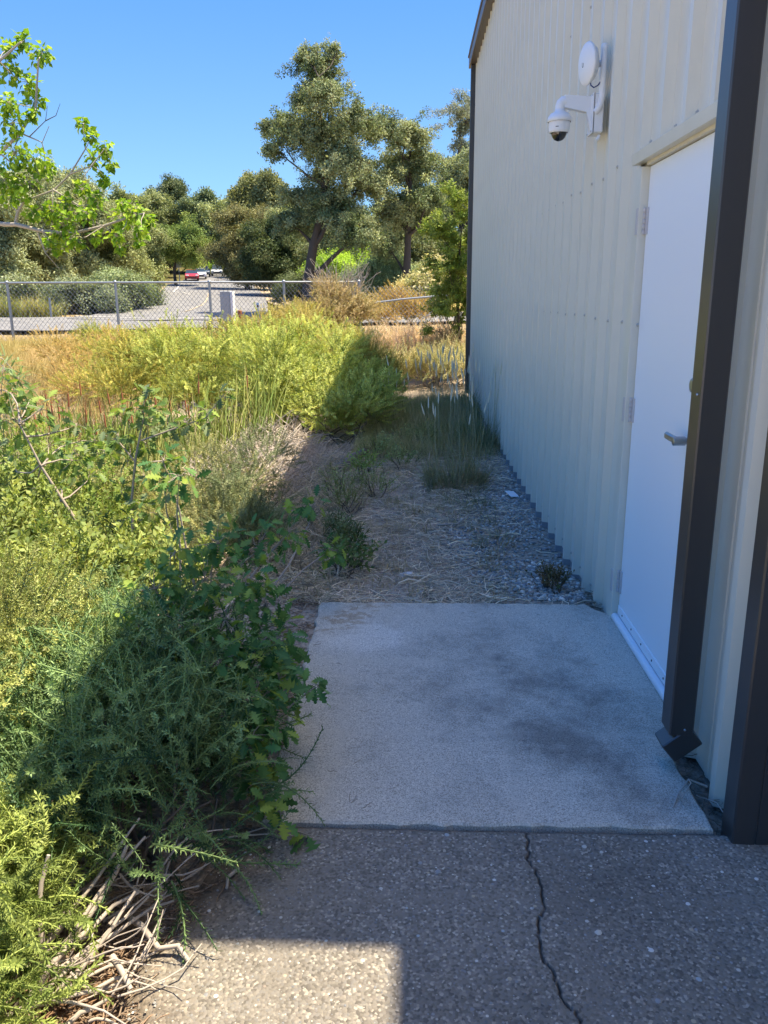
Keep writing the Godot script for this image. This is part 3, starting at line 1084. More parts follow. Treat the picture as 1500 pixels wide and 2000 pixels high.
func build_ground() -> void:
	var xs := steps([-130.0, 6.0, -40.0, 1.5, -10.0, 0.3, -2.0, 0.06, 1.1, 0.4, 3.0, 2.5, 30.0, 6.0, 90.0])
	var zs := steps([-360.0, 8.0, -60.0, 1.5, -22.0, 0.4, -15.0, 0.08, -1.0, 0.5, 4.0, 2.0, 40.0])
	var hill := func(x: float, z: float) -> Vector3: return Vector3(x, gh(x, z), z)
	var earth := func(x: float, z: float) -> Color:
		var d := -z
		var n := wob.get_noise_2d(x * 22, z * 22)
		var c := Color(0.5, 0.42, 0.345)
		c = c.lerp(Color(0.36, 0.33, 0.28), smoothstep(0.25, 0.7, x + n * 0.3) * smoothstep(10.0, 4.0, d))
		c = c.lerp(Color(0.3, 0.19, 0.12), smoothstep(-0.5, -0.75, x) * smoothstep(2.0, 1.7, d))
		c = c.lerp(Color(0.36, 0.27, 0.14), smoothstep(14.0, 19.0, d) * (0.8 + n * 0.4))
		var s := -0.643 * x - 0.766 * z
		c = c.lerp(Color(0.4, 0.31, 0.17), smoothstep(26.0, 30.0, s))
		c = c.lerp(Color(0.15, 0.14, 0.06), smoothstep(60.0, 110.0, s))
		return c
	struct("ground", sheet(xs, zs, hill, earth), mats.soil)

	# the door pad
	var pad := Mb.new()
	var px := steps([-0.47, 0.035, 0.93, 0.0033, 0.9333])
	var pl: Array = [Vector2(-0.47, -2.2), Vector2(0.5, -2.206), Vector2(0.932, -2.2), Vector2(0.936, -2.72), Vector2(1.028, -2.75), Vector2(1.03, -3.93), Vector2(0.965, -4.0), Vector2(0.93, -4.085), Vector2(-0.485, -4.09)]
	var rim := PackedVector2Array()
	for k in pl.size():
		var a: Vector2 = pl[k]
		var e: Vector2 = pl[(k + 1) % pl.size()]
		var cut := maxi(1, int(a.distance_to(e) / 0.04))
		for q in cut:
			var p := a.lerp(e, float(q) / cut)
			rim.append(p + Vector2(wob.get_noise_2d(p.x * 900, p.y * 900), wob.get_noise_2d(p.y * 900, p.x * 900)) * 0.014)
	var inner := PackedVector2Array()
	for k in rim.size():
		var nn := (rim[(k + 1) % rim.size()] - rim[k - 1]).orthogonal().normalized()
		inner.append(rim[k] + nn * (0.007 if (rim[k] + nn * 0.05 - Vector2(0.2, -3.2)).length() < (rim[k] - Vector2(0.2, -3.2)).length() else -0.007))
	var put := func(p: Vector2, y: float) -> Vector3: return Vector3(p.x, y, p.y)
	for k in rim.size():
		var e := (k + 1) % rim.size()
		pad.quad(put.call(rim[k], -0.12), put.call(rim[e], -0.12), put.call(rim[e], -0.006), put.call(rim[k], -0.006))
		pad.quad(put.call(rim[k], -0.006), put.call(rim[e], -0.006), put.call(inner[e], 0.0), put.call(inner[k], 0.0))
	var tri := Geometry2D.triangulate_polygon(inner)
	for k in range(0, tri.size(), 3):
		var a: Vector3 = put.call(inner[tri[k]], 0.0)
		var e: Vector3 = put.call(inner[tri[k + 1]], 0.0)
		var g: Vector3 = put.call(inner[tri[k + 2]], 0.0)
		if (e - a).cross(g - a).y > 0:
			pad.tri(a, e, g)
		else:
			pad.tri(a, g, e)
	for p in pad.v:
		pad.u2.append(Vector2((p.x + 0.49) / 1.55, (p.z + 4.1) / 1.92))
	struct("concrete_slab", pad, mats.pad)

	# the asphalt apron: fine where the crack runs, a coarse lot behind the camera
	var cx := steps([-0.8, 0.03, 0.3, 0.0025, 0.46, 0.03, 1.25])
	var cz := steps([-2.193, 0.008, -0.9])
	var top := func(x: float, z: float) -> Vector3:
		var e := asphalt_edge(z)
		var xx := maxf(x, e)
		var y := -0.006 + wob.get_noise_2d(x * 60, z * 60) * 0.006 + wob.get_noise_2d(x * 500, z * 500) * 0.0025
		y -= smoothstep(e + 0.1, e, x) * 0.03
		var w := 0.0012 + 0.0022 * wob.get_noise_1d(z * 1300)
		y -= 0.016 * smoothstep(w + 0.0022, w * 0.4, absf(x - crack_x(z))) * smoothstep(-2.19, -2.15, z)
		y -= smoothstep(-2.17, -2.19, z) * 0.012
		return Vector3(xx, y, z)
	var dirt := func(x: float, z: float) -> Color:
		var q := wob.get_noise_2d(x * 90 + 50, z * 90)
		var c := Color.WHITE * (0.95 + 0.22 * q)
		c = c.lerp(Color(0.62, 0.5, 0.4), smoothstep(0.22, 0.02, x - asphalt_edge(z) + q * 0.12) * 0.7)
		c = c.lerp(Color(0.3, 0.25, 0.22), smoothstep(0.007, 0.002, absf(x - crack_x(z))) * 0.6)
		c = c.lerp(Color(0.55, 0.52, 0.5), smoothstep(-2.15, -2.19, z) * 0.7)
		return c
	struct("asphalt_pavement", sheet(cx, cz, top, dirt), mats.asphalt)
	var lot := func(x: float, z: float) -> Vector3: return Vector3(x, -0.0065, z)
	var plain := func(_x: float, _z: float) -> Color: return Color.WHITE
	struct("asphalt_pavement", sheet(steps([-0.64, 0.8, 2.16]), steps([-0.896, 1.0, 30.0]), lot, plain), mats.asphalt)
	struct("asphalt_pavement", sheet(steps([1.254, 0.3, 2.16]), steps([-2.19, 0.4, -0.9]), lot, plain), mats.asphalt)
	struct("added_bounce_yard", sheet(steps([-16.0, 2.0, -0.644]), steps([0.3, 2.0, 30.0]), lot, plain), mats.bounce_paving)  # added pale paving, out of view, to bounce sunlight onto the shaded side

	build_roads()

func ribbon(line: Array, lift: float) -> Mb:   # x, z, half width along a centre line, laid over the ground
	var m := Mb.new()
	var pts := []
	for k in line.size() - 1:
		var a: Array = line[k]
		var b: Array = line[k + 1]
		var cut := maxi(1, int(Vector2(a[0], a[1]).distance_to(Vector2(b[0], b[1])) / 1.5))
		for q in cut:
			var t := float(q) / cut
			pts.append([lerpf(a[0], b[0], t), lerpf(a[1], b[1], t), lerpf(a[2], b[2], t)])
	pts.append(line[-1])
	var cols := 7
	for k in pts.size():
		var a: Array = pts[maxi(k - 1, 0)]
		var b: Array = pts[mini(k + 1, pts.size() - 1)]
		var d := Vector2(b[0] - a[0], b[1] - a[1]).normalized()
		var o := Vector2(d.y, -d.x)
		for q in cols:
			var s: float = (q / (cols - 1.0) * 2 - 1) * pts[k][2]
			var x: float = pts[k][0] + o.x * s
			var z: float = pts[k][1] + o.y * s
			m.vert(Vector3(x, gh(x, z) + lift, z), Vector3.UP)
	for k in pts.size() - 1:
		for q in cols - 1:
			var i := k * cols + q
			m.face(i, i + cols, i + cols + 1)
			m.face(i, i + cols + 1, i + 1)
	return m

func build_roads() -> void:
	var main := [[-60.0, -4.5, 3.75], [-30.0, -26.8, 3.75], [-14.5, -35.5, 3.8], [0.2, -45.0, 3.9], [14.0, -58.0, 3.9], [30.0, -72.0, 3.8]]
	struct("road", ribbon(main, 0.16), mats.road)
	var side := [[-11.5, -38.5, 4.5], [-12.2, -48.0, 3.9], [-14.6, -60.0, 4.1], [-17.2, -72.0, 4.3], [-23.8, -100.0, 4.6], [-28.5, -122.0, 3.9], [-32.5, -150.0, 2.9], [-33.0, -170.0, 2.6]]
	struct("road", ribbon(side, 0.172), mats.road)
	mats.line = paint(0.62, 0.6, 0.55, 0.8)
	mats.yellow_line = paint(0.36, 0.3, 0.2, 0.8)
	struct("road_marking", ribbon([[-16.0, -39.2, 0.09], [-8.0, -42.2, 0.09]], 0.19), mats.line)
	struct("road_marking", ribbon([[-12.3, -45.0, 0.06], [-12.6, -50.0, 0.06], [-14.9, -61.0, 0.06], [-17.4, -72.0, 0.06], [-24.0, -100.0, 0.08]], 0.19), mats.yellow_line)
	struct("road_marking", ribbon([[-17.0, -64.0, 0.06], [-20.5, -72.0, 0.06], [-27.3, -100.0, 0.08]], 0.19), mats.line)
	var sh := paint(0.36, 0.28, 0.17, 0.95)
	struct("dirt_shoulder", ribbon([[-17.5, -45.0, 0.9], [-18.6, -55.0, 1.1], [-21.0, -66.0, 1.3], [-23.5, -78.0, 1.4], [-28.0, -98.0, 1.6]], 0.15), sh)
	struct("dirt_shoulder", ribbon([[-7.2, -50.5, 0.8], [-9.4, -60.0, 1.0], [-11.5, -70.0, 1.3], [-17.0, -96.0, 1.6]], 0.15), sh)

# ------------------------------------------------------------------ ground litter and stones
func scatter_ground() -> void:
	rng.seed = 77
	var tones := [Color(0.38, 0.355, 0.31), Color(0.29, 0.28, 0.26), Color(0.2, 0.2, 0.2), Color(0.46, 0.41, 0.33), Color(0.62, 0.58, 0.5), Color(0.33, 0.27, 0.21), Color(0.27, 0.28, 0.27)]
	# river gravel along the foot of the wall
	var shapes := [pebble(1, 0.55), pebble(2, 0.7), pebble(3, 0.5)]
	var piles := [Sc.new(), Sc.new(), Sc.new()]
	for k in 9000:
		var z := -4.25 - 8.6 * pow(rng.randf(), 1.35)
		var d := -z
		var left := 0.99 - table(d, [[4.2, 0.32], [4.8, 0.62], [6.2, 0.8], [6.8, 0.42], [7.6, 0.2], [9.0, 0.26], [13.0, 0.2]])
		var x := rr(left - 0.12, 1.0)
		if x < left + rr(-0.12, 0.12) or wob.get_noise_2d(x * 120, z * 120) < -0.3 and rng.randf() < 0.6:
			continue
		var c: Color = tones[rng.randi() % 7]
		var r := rr(0.006, 0.0145) * (1.0 if rng.randf() < 0.93 else 1.4)
		piles[k % 3].put(Transform3D(up_to(Vector3.UP + rdir() * 0.35, rr(0, TAU), r), Vector3(x, gh(x, z) + r * rr(0.1, 0.6), z)), c * rr(0.8, 1.25))
	for k in 3:
		many("river_gravel", piles[k], shapes[k], mats.stone, self, "grey and tan river gravel in a strip along the wall's foot")
	# loose stones that can be told apart
	var ch := [chip(4), chip(5), chip(6)]
	var big := [
		["pale_rock", "white flat stone lying on the bare soil beyond the door pad", Vector2(-0.03, -4.78), 0.05, Color(0.62, 0.6, 0.57), 0.4],
		["pale_rock", "small cream stone at the edge of the straw left of the path", Vector2(-0.36, -4.52), 0.026, Color(0.6, 0.53, 0.42), 1.2],
		["pale_rock", "thin grey chip of stone tilted in dry grass by the pad's far edge", Vector2(0.06, -4.38), 0.03, Color(0.5, 0.5, 0.48), 2.1],
		["pale_rock", "grey block of stone at the foot of the tall grass tuft", Vector2(0.5, -6.75), 0.035, Color(0.42, 0.43, 0.44), 0.9],
		["rusty_fragment", "reddish brown curled fragment lying on the soil beside the gravel", Vector2(0.36, -4.72), 0.032, Color(0.22, 0.07, 0.035), 1.0],
	]
	for b in big:
		var q: Vector2 = b[2]
		var o := part(numbered(b[0]), ch[int(b[3] * 1000) % 3], paint(b[4].r, b[4].g, b[4].b, 0.8), self, Transform3D(Basis(Vector3.UP, b[5]).scaled(Vector3(b[3], b[3], b[3])), Vector3(q.x, gh(q.x, q.y) + 0.004, q.y)))
		tag(o, b[1], "stone" if b[0] == "pale_rock" else "debris", "loose pieces on the path" if b[0] == "pale_rock" else "")
	var card := Mb.new()
	card.box(Transform3D(Basis.from_euler(Vector3(0.25, 0.4, -0.12)), Vector3(0.885, gh(0.885, -6.95) + 0.035, -6.95)), Vector3(0.085, 0.006, 0.11), 0.001)
	tag(part("white_tile_scrap", card, mats.white, self), "small white square scrap lying on gravel against the wall", "debris")
	# pebbles set in the asphalt: the ones that show largest are pieces of their own
	var apron := get_node("asphalt_pavement")
	var sm := []
	for k in 6:
		var m := StandardMaterial3D.new()
		var c: Color = [Color(0.5, 0.47, 0.4), Color(0.6, 0.58, 0.53), Color(0.26, 0.27, 0.27), Color(0.4, 0.33, 0.22), Color(0.33, 0.37, 0.38), Color(0.2, 0.2, 0.2)][k]
		m.albedo_color = c.linear_to_srgb()
		m.roughness = 0.6
		sm.append(m)
	var fine := [Sc.new(), Sc.new(), Sc.new()]
	var shown := 0
	for k in 5200:
		var z := -2.17 + 1.05 * rng.randf()
		var x := rr(asphalt_edge(z) + 0.02, 1.22)
		if x > 0.96 and z < -2.06:
			continue
		var r := 0.0018 + 0.0036 * pow(rng.randf(), 3.0)
		var big_one := k < 150
		if big_one:
			r = rr(0.004, 0.0075) if k % 8 else rr(0.008, 0.011)
		if absf(x - crack_x(z)) < r + 0.006:
			continue
		var y := -0.006 + wob.get_noise_2d(x * 60, z * 60) * 0.006 + wob.get_noise_2d(x * 500, z * 500) * 0.0025
		var tf := Transform3D(Basis(Vector3.UP, rr(0, TAU)).scaled(Vector3(r, r * 0.7, r)), Vector3(x, y - r * 0.12, z))
		if big_one:
			shown += 1
			part("pebble", shapes[k % 3], sm[rng.randi() % 6], apron, tf)
		else:
			fine[k % 3].put(tf, tones[[0, 1, 2, 3, 5, 6, 0, 1, 5, 2, 3, 4][rng.randi() % 12]] * rr(0.6, 1.0))
	for k in 3:
		many("aggregate", fine[k], shapes[k], mats.stone, apron)
	# straw, stalks and bark bits over the bare soil
	var tw := [twig_mesh(1), twig_mesh(2), twig_mesh(3), twig_mesh(4)]
	var lit := [Sc.new(), Sc.new(), Sc.new(), Sc.new()]
	for k in 21000:
		var z := -4.12 - 9.5 * pow(rng.randf(), 1.6)
		var x := rr(-1.3, 0.95)
		var n := wob.get_noise_2d(x * 70, z * 70)
		var strip := smoothstep(0.15, 0.6, x) * smoothstep(8.0, 5.5, -z)
		var bare := exp(-(pow((x + 0.05) / 0.3, 2) + pow((z + 5.1) / 0.6, 2)))
		if rng.randf() < maxf(strip * 0.94, bare * 0.6) or n < -0.28 and rng.randf() < 0.7:
			continue
		var l := rr(0.03, 0.15) * (1.0 if rng.randf() < 0.9 else 1.8)
		var c := Color(0.7, 0.6, 0.47).lerp(Color(0.32, 0.27, 0.22), rng.randf() * rng.randf() * 1.2) * (rr(0.7, 1.1) if rng.randf() < 0.82 else rr(1.2, 1.5))
		c *= 1.35
		lit[k % 4].put(Transform3D(Basis.from_euler(Vector3(rr(0, TAU), rr(0, TAU), rr(-0.25, 0.25))) * Basis().scaled(Vector3(l, l * rr(0.6, 1.0), l * rr(0.6, 1.0))), Vector3(x, gh(x, z) + rr(0.003, 0.03), z)), c)
	for k in 1700:   # the mulch edge by the apron, and the narrow gap left of the pad
		var a := k % 3 == 0
		var z := rr(-4.2, -2.0) if a else rr(-1.95, -1.2)
		var x := rr(-0.72, -0.5) if a else asphalt_edge(z) + rr(-0.4, 0.14)
		var l := rr(0.015, 0.09)
		var c := Color(0.3, 0.2, 0.13).lerp(Color(0.46, 0.36, 0.27), rng.randf()) * rr(0.6, 1.1)
		lit[k % 4].put(Transform3D(Basis.from_euler(Vector3(rr(0, TAU), rr(0, TAU), rr(-0.3, 0.3))) * Basis().scaled(Vector3(l, l * 1.3, l * 1.3)), Vector3(x, maxf(gh(x, z), -0.04 if a else -0.035) + rr(0.004, 0.022), z)), c)
	for k in 130:   # what has blown on to the pad's edges
		var z := rr(-4.08, -2.25)
		var x := -0.46 + 0.35 * pow(rng.randf(), 2.5)
		if k % 3 == 0:
			x = rr(-0.45, 0.9)
			z = -4.08 + 0.3 * pow(rng.randf(), 2.5)
		elif k % 7 == 0:
			x = rr(-0.4, 0.9)
		var l := rr(0.008, 0.045)
		lit[k % 4].put(Transform3D(Basis.from_euler(Vector3(rr(0, TAU), rr(0, TAU), rr(-0.08, 0.08))) * Basis().scaled(Vector3.ONE * l), Vector3(x, 0.003, z)), Color(0.5, 0.43, 0.35) * rr(0.4, 1.2))
	for k in 220:   # crumbs and straw in the gap between pad and wall
		var z := rr(-2.75, -2.2) if k % 2 else rr(-4.35, -3.95)
		var l := rr(0.015, 0.06)
		lit[k % 4].put(Transform3D(Basis.from_euler(Vector3(rr(0, TAU), rr(0, TAU), rr(-0.4, 0.4))) * Basis().scaled(Vector3.ONE * l), Vector3(rr(0.945, 1.02), -0.035 + rr(0.0, 0.03), z)), Color(0.24, 0.19, 0.14) * rr(0.5, 1.4))
	for k in 4:
		many("straw_litter", lit[k], tw[k], mats.straw, self, "dry straw and stalks strewn over the brown soil")

# ------------------------------------------------------------------ near plants
const ROSEMARY_GROUP := "rosemary bushes on the bank"

func build_rosemary() -> void:
	var sp := rosemary_sprig(3)
	var s2 := rosemary_sprig(8, 0.2)
	var s4 := rosemary_sprig(5, 0.14)
	var s3 := leaf_sprig(36, 0.15, 44, 0.017, 0.32)
	var rows := [
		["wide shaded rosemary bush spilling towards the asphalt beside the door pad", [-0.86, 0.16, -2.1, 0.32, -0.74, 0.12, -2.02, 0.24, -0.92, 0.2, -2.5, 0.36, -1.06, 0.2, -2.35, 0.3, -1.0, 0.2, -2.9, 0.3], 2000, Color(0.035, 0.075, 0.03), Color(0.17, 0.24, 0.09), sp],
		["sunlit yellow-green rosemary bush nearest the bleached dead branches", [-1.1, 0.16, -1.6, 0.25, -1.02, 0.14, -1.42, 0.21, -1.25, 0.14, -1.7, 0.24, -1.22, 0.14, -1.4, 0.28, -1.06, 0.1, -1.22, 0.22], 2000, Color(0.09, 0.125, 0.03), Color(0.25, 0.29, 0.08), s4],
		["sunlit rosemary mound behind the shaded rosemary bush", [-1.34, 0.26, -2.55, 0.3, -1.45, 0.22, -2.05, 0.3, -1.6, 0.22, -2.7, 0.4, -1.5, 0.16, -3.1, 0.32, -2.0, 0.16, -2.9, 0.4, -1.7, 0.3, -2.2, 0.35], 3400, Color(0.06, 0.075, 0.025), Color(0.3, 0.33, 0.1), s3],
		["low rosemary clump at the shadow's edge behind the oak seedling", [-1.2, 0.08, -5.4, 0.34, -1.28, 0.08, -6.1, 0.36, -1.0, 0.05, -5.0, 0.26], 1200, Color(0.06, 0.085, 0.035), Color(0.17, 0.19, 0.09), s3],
		["dusty rosemary clump in sun between the cattails and the path", [-1.75, -0.1, -6.1, 0.42, -1.6, -0.05, -5.2, 0.38, -2.3, -0.1, -6.7, 0.45, -1.4, -0.08, -6.5, 0.28], 2300, Color(0.1, 0.11, 0.04), Color(0.34, 0.33, 0.14), s3],
	]
	for r in rows:
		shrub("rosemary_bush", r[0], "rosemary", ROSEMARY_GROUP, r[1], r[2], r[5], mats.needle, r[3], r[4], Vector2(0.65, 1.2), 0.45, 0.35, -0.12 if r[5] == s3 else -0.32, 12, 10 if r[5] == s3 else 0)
	# leathery ground cover on the sunny bank
	var lp := leaf_sprig(31, 0.17, 16, 0.042, 0.5)
	shrub("ground_cover_shrub", "low glossy yellow-green ground cover with small leaves left of the thin sapling", "shrub", "ground cover on the bank", [-2.5, -0.05, -4.4, 0.55, -2.9, -0.1, -5.3, 0.6, -2.2, 0.0, -3.7, 0.45, -3.3, -0.1, -4.6, 0.6, -2.0, -0.08, -4.8, 0.42, -1.75, 0.06, -3.7, 0.42, -2.3, 0.1, -3.5, 0.45, -1.45, 0.0, -4.2, 0.32], 3300, lp, mats.leaf, Color(0.06, 0.1, 0.025), Color(0.25, 0.29, 0.09), Vector2(0.7, 1.2), 0.4, 0.5, -0.15)
	shrub("ground_cover_shrub", "sparse broad-leaved ground cover under the leaning oak sapling", "shrub", "ground cover on the bank", [-3.2, -0.2, -6.6, 0.7, -2.5, -0.2, -6.0, 0.5, -3.9, -0.2, -6.0, 0.7], 1300, lp, mats.leaf, Color(0.08, 0.14, 0.03), Color(0.22, 0.27, 0.07), Vector2(0.7, 1.3), 0.5, 0.8)

func put_leaves(o: Node3D, centres: Array, per: float, size: Vector2, shapes: Array, tones: Array, singles: int, droop: float, twig: Material, parts_name := "leaf") -> void:
	# leaves round each twig end: the first ones parts of their own, the rest one part
	var lm := []
	for c in tones:
		var m := StandardMaterial3D.new()
		m.vertex_color_use_as_albedo = true
		m.albedo_color = (c * 1.7).linear_to_srgb()
		m.roughness = 0.5
		m.metallic_specular = 0.4
		m.cull_mode = BaseMaterial3D.CULL_DISABLED
		m.backlight_enabled = true
		m.backlight = lin(0.8, 0.8, 0.4)
		lm.append(m)
	var rest := Sc.new()
	var tw := Mb.new()
	var made := 0
	var all := []
	for b in centres:
		var n := int(maxf(4, per * b[1] * 10.0))
		var prior := Vector3.ZERO
		for k in n:
			var p: Vector3 = b[0] + rdir() * b[1] * pow(rng.randf(), 0.45) - o.position
			var d: Vector3 = p + o.position - b[0]
			var y := (d.normalized() * 0.7 + rdir() * 0.7 - Vector3.UP * droop).normalized()
			var z := (Vector3.UP * 0.9 + rdir() * 0.75 + d.normalized() * 0.4)
			z = (z - y * z.dot(y)).normalized()
			all.append(Transform3D(Basis(y.cross(z), y, z).scaled(Vector3.ONE * rr(size.x, size.y)), p))
			if k % 3 == 0:
				tw.tube(pack([b[0] - o.position, (b[0] - o.position).lerp(p, 0.5) + rdir() * b[1] * 0.08, p]), PackedFloat32Array([0.0022, 0.0016, 0.001]), 3, false)
	for k in range(all.size() - 1, 0, -1):
		var j := rng.randi() % (k + 1)
		var t = all[k]
		all[k] = all[j]
		all[j] = t
	for k in all.size():
		if k < singles:
			part(parts_name, shapes[rng.randi() % shapes.size()], lm[rng.randi() % lm.size()], o, all[k])
		else:
			var c: Color = tones[rng.randi() % tones.size()]
			rest.put(all[k], c * rr(1.45, 1.95))
	if rest.t.size():
		many("foliage", rest, shapes[0], mats.leaf, o)
	part("twigs", tw, twig, o).set_meta("kind", "stuff")

func stems(o: Node3D, lines: Array, r0: float, m: Material, called := "stem") -> void:
	for l in lines:
		var p := PackedVector3Array()
		var r := PackedFloat32Array()
		for k in l.size():
			p.append(l[k] - o.position)
			r.append(r0 * lerpf(1.0, 0.3, k / (l.size() - 1.0)))
		var t := Mb.new()
		t.tube(p, r, 7)
		part(called, t, m, o)

func join_up(o: Node3D, feet: Array, blobs: Array, r0: float, m: Material) -> void:   # a stem from the nearest foot to each leafy end
	for b in blobs:
		var t := Mb.new()
		var foot: Vector3 = feet[0]
		for q in feet:
			if q.distance_to(b[0]) < foot.distance_to(b[0]):
				foot = q
		limb(t, foot - o.position, b[0] - o.position, r0, 0.0022, 0.12)
		part("branch", t, m, o)

func build_oaks() -> void:
	var shapes := [oak_leaf(1), oak_leaf(2), oak_leaf(3), oak_leaf(4)]
	rng.seed = 301
	var g := [Color(0.065, 0.145, 0.045), Color(0.085, 0.17, 0.05), Color(0.05, 0.12, 0.04), Color(0.11, 0.2, 0.055), Color(0.19, 0.25, 0.045)]
	var a := blobs_of([-1.00,0.85,-3.37,0.083, -1.08,0.90,-3.45,0.067, -0.80,0.60,-3.21,0.107, -0.66,0.55,-3.31,0.105, -0.59,0.50,-3.71,0.093, -0.53,0.50,-4.20,0.060, -0.41,0.30,-4.06,0.067, -0.85,0.70,-2.76,0.074, -0.75,0.60,-2.77,0.102, -0.65,0.50,-3.00,0.111, -0.90,0.60,-2.66,0.081, -0.65,0.50,-2.63,0.104, -0.58,0.40,-3.03,0.094, -0.78,0.50,-2.58,0.097, -0.92,0.50,-2.53,0.061, -0.54,0.40,-2.60,0.082, -0.62,0.45,-2.40,0.076, -0.50,0.35,-2.80,0.050, -0.46,0.30,-2.58,0.064, -0.36,0.30,-2.54,0.025, -0.32,0.30,-2.53,0.021, -0.50,0.35,-2.35,0.062, -0.43,0.25,-2.35,0.050, -0.48,0.30,-2.19,0.050, -0.43,0.20,-2.23,0.041, -0.39,0.10,-2.11,0.034, -0.44,0.12,-2.14,0.037, -0.31,0.03,-2.09,0.012, -0.52,0.3,-2.45,0.09, -0.5,0.22,-2.65,0.09, -0.5,0.16,-2.3,0.08, -0.53,0.3,-2.9,0.1, -0.56,0.2,-3.2,0.09])
	var o := thing("oak_seedling", "bushy oak seedling with lobed dark green leaves in shade at the pad's left edge", "oak seedling", Vector3(-0.95, -0.05, -3.3), "young oaks on the bank")
	join_up(o, [Vector3(-0.95, -0.05, -3.3), Vector3(-0.8, -0.05, -2.9)], a.slice(0, 18), 0.009, mats.oakstem)
	join_up(o, [Vector3(-0.72, -0.05, -2.55), Vector3(-0.66, -0.05, -2.9)], a.slice(18), 0.006, mats.oakstem)
	put_leaves(o, a, 44.0, Vector2(0.045, 0.08), shapes, g, 300, 0.25, mats.oakstem)
	rng.seed = 302
	var gs := [Color(0.09, 0.15, 0.035), Color(0.12, 0.18, 0.045), Color(0.07, 0.125, 0.035), Color(0.18, 0.24, 0.05), Color(0.13, 0.17, 0.08)]
	var s := blobs_of([-1.50,1.05,-4.57,0.041, -1.55,0.97,-4.62,0.065, -1.54,0.86,-4.70,0.054, -1.67,0.96,-4.66,0.039, -1.43,0.98,-4.51,0.037, -1.58,0.75,-4.74,0.049, -1.43,0.86,-4.74,0.042, -1.26,0.92,-4.56,0.035, -1.20,0.96,-4.67,0.027, -1.08,1.05,-4.59,0.026, -1.16,0.89,-4.61,0.029, -1.71,0.81,-4.65,0.054, -1.72,0.76,-4.45,0.046, -1.68,0.65,-4.69,0.055, -1.57,0.57,-4.63,0.048, -1.74,0.47,-4.69,0.043, -1.58,0.42,-4.56,0.042, -1.70,0.31,-4.67,0.043, -1.54,0.35,-4.64,0.043, -1.40,0.51,-4.53,0.047, -1.42,0.32,-4.65,0.037])
	var t := thing("oak_sapling", "thin upright oak sapling with a bare pale stem standing in sun", "oak sapling", Vector3(-1.68, -0.15, -4.6), "young oaks on the bank")
	stems(t, [[Vector3(-1.68, -0.12, -4.6), Vector3(-1.66, 0.17, -4.6), Vector3(-1.65, 0.42, -4.6), Vector3(-1.6, 0.7, -4.6), Vector3(-1.54, 0.91, -4.6), Vector3(-1.52, 1.06, -4.6)]], 0.011, mats.oakstem)
	stems(t, [[Vector3(-1.56, 0.79, -4.6), Vector3(-1.36, 0.86, -4.6), Vector3(-1.18, 0.92, -4.6), Vector3(-1.06, 1.06, -4.6)], [Vector3(-1.61, 0.67, -4.6), Vector3(-1.7, 0.79, -4.6), Vector3(-1.77, 0.82, -4.6)], [Vector3(-1.4, 0.19, -4.55), Vector3(-1.43, 0.38, -4.55), Vector3(-1.43, 0.53, -4.55), Vector3(-1.38, 0.62, -4.55)]], 0.006, mats.oakstem, "branch")
	put_leaves(t, s, 36.0, Vector2(0.05, 0.085), shapes, gs, 190, 0.2, mats.oakstem)
	rng.seed = 303
	var l := blobs_of([-2.57,0.83,-5.17,0.166, -2.31,0.92,-5.00,0.102, -2.75,0.51,-5.40,0.176, -2.48,0.61,-5.42,0.147, -2.62,0.34,-5.34,0.123, -2.18,0.58,-5.07,0.105, -2.11,0.46,-5.14,0.081, -2.12,0.66,-5.33,0.055, -2.69,1.01,-5.28,0.084, -2.44,0.30,-5.36,0.088, -2.19,0.79,-5.22,0.050, -2.57,0.96,-5.43,0.062, -2.65,0.23,-5.10,0.085])
	var u := thing("oak_sapling", "leaning leafy oak sapling with a long slanting stem near the cattails", "oak sapling", Vector3(-1.86, -0.28, -4.9), "young oaks on the bank")
	stems(u, [[Vector3(-1.86, -0.27, -4.9), Vector3(-2.01, 0.01, -4.9), Vector3(-2.17, 0.31, -4.9), Vector3(-2.31, 0.58, -4.9), Vector3(-2.41, 0.84, -4.9)]], 0.016, mats.oakstem)
	join_up(u, [Vector3(-2.1, 0.18, -4.9), Vector3(-2.2, 0.36, -4.9), Vector3(-2.31, 0.58, -4.9), Vector3(-2.38, 0.76, -4.9), Vector3(-2.41, 0.84, -4.9), Vector3(-2.6, -0.3, -5.3)], l, 0.007, mats.oakstem)
	put_leaves(u, l, 34.0, Vector2(0.055, 0.09), shapes, gs, 240, 0.2, mats.oakstem)
	# the willow-like shoot at the bank's far left
	rng.seed = 304
	var w := blobs_of([-3.18,1.06,-6.34,0.120, -3.15,0.86,-6.32,0.121, -3.26,0.69,-6.41,0.082, -3.08,0.98,-6.32,0.056])
	var wl := outline_leaf([[0.0, 0.01], [0.2, 0.07], [0.5, 0.085], [0.8, 0.045], [1.0, 0.0]], 0.1, 0.2)
	var v := thing("willow_shoot", "narrow-leaved pale green willow shoot beyond the leaning oak sapling", "willow", Vector3(-3.3, gh(-3.3, -6.4), -6.4))
	join_up(v, [Vector3(-3.3, gh(-3.3, -6.4), -6.4)], w, 0.008, mats.oakstem)
	put_leaves(v, w, 46.0, Vector2(0.07, 0.12), [wl], [Color(0.14, 0.2, 0.09), Color(0.2, 0.26, 0.12)], 60, 0.0, mats.oakstem)

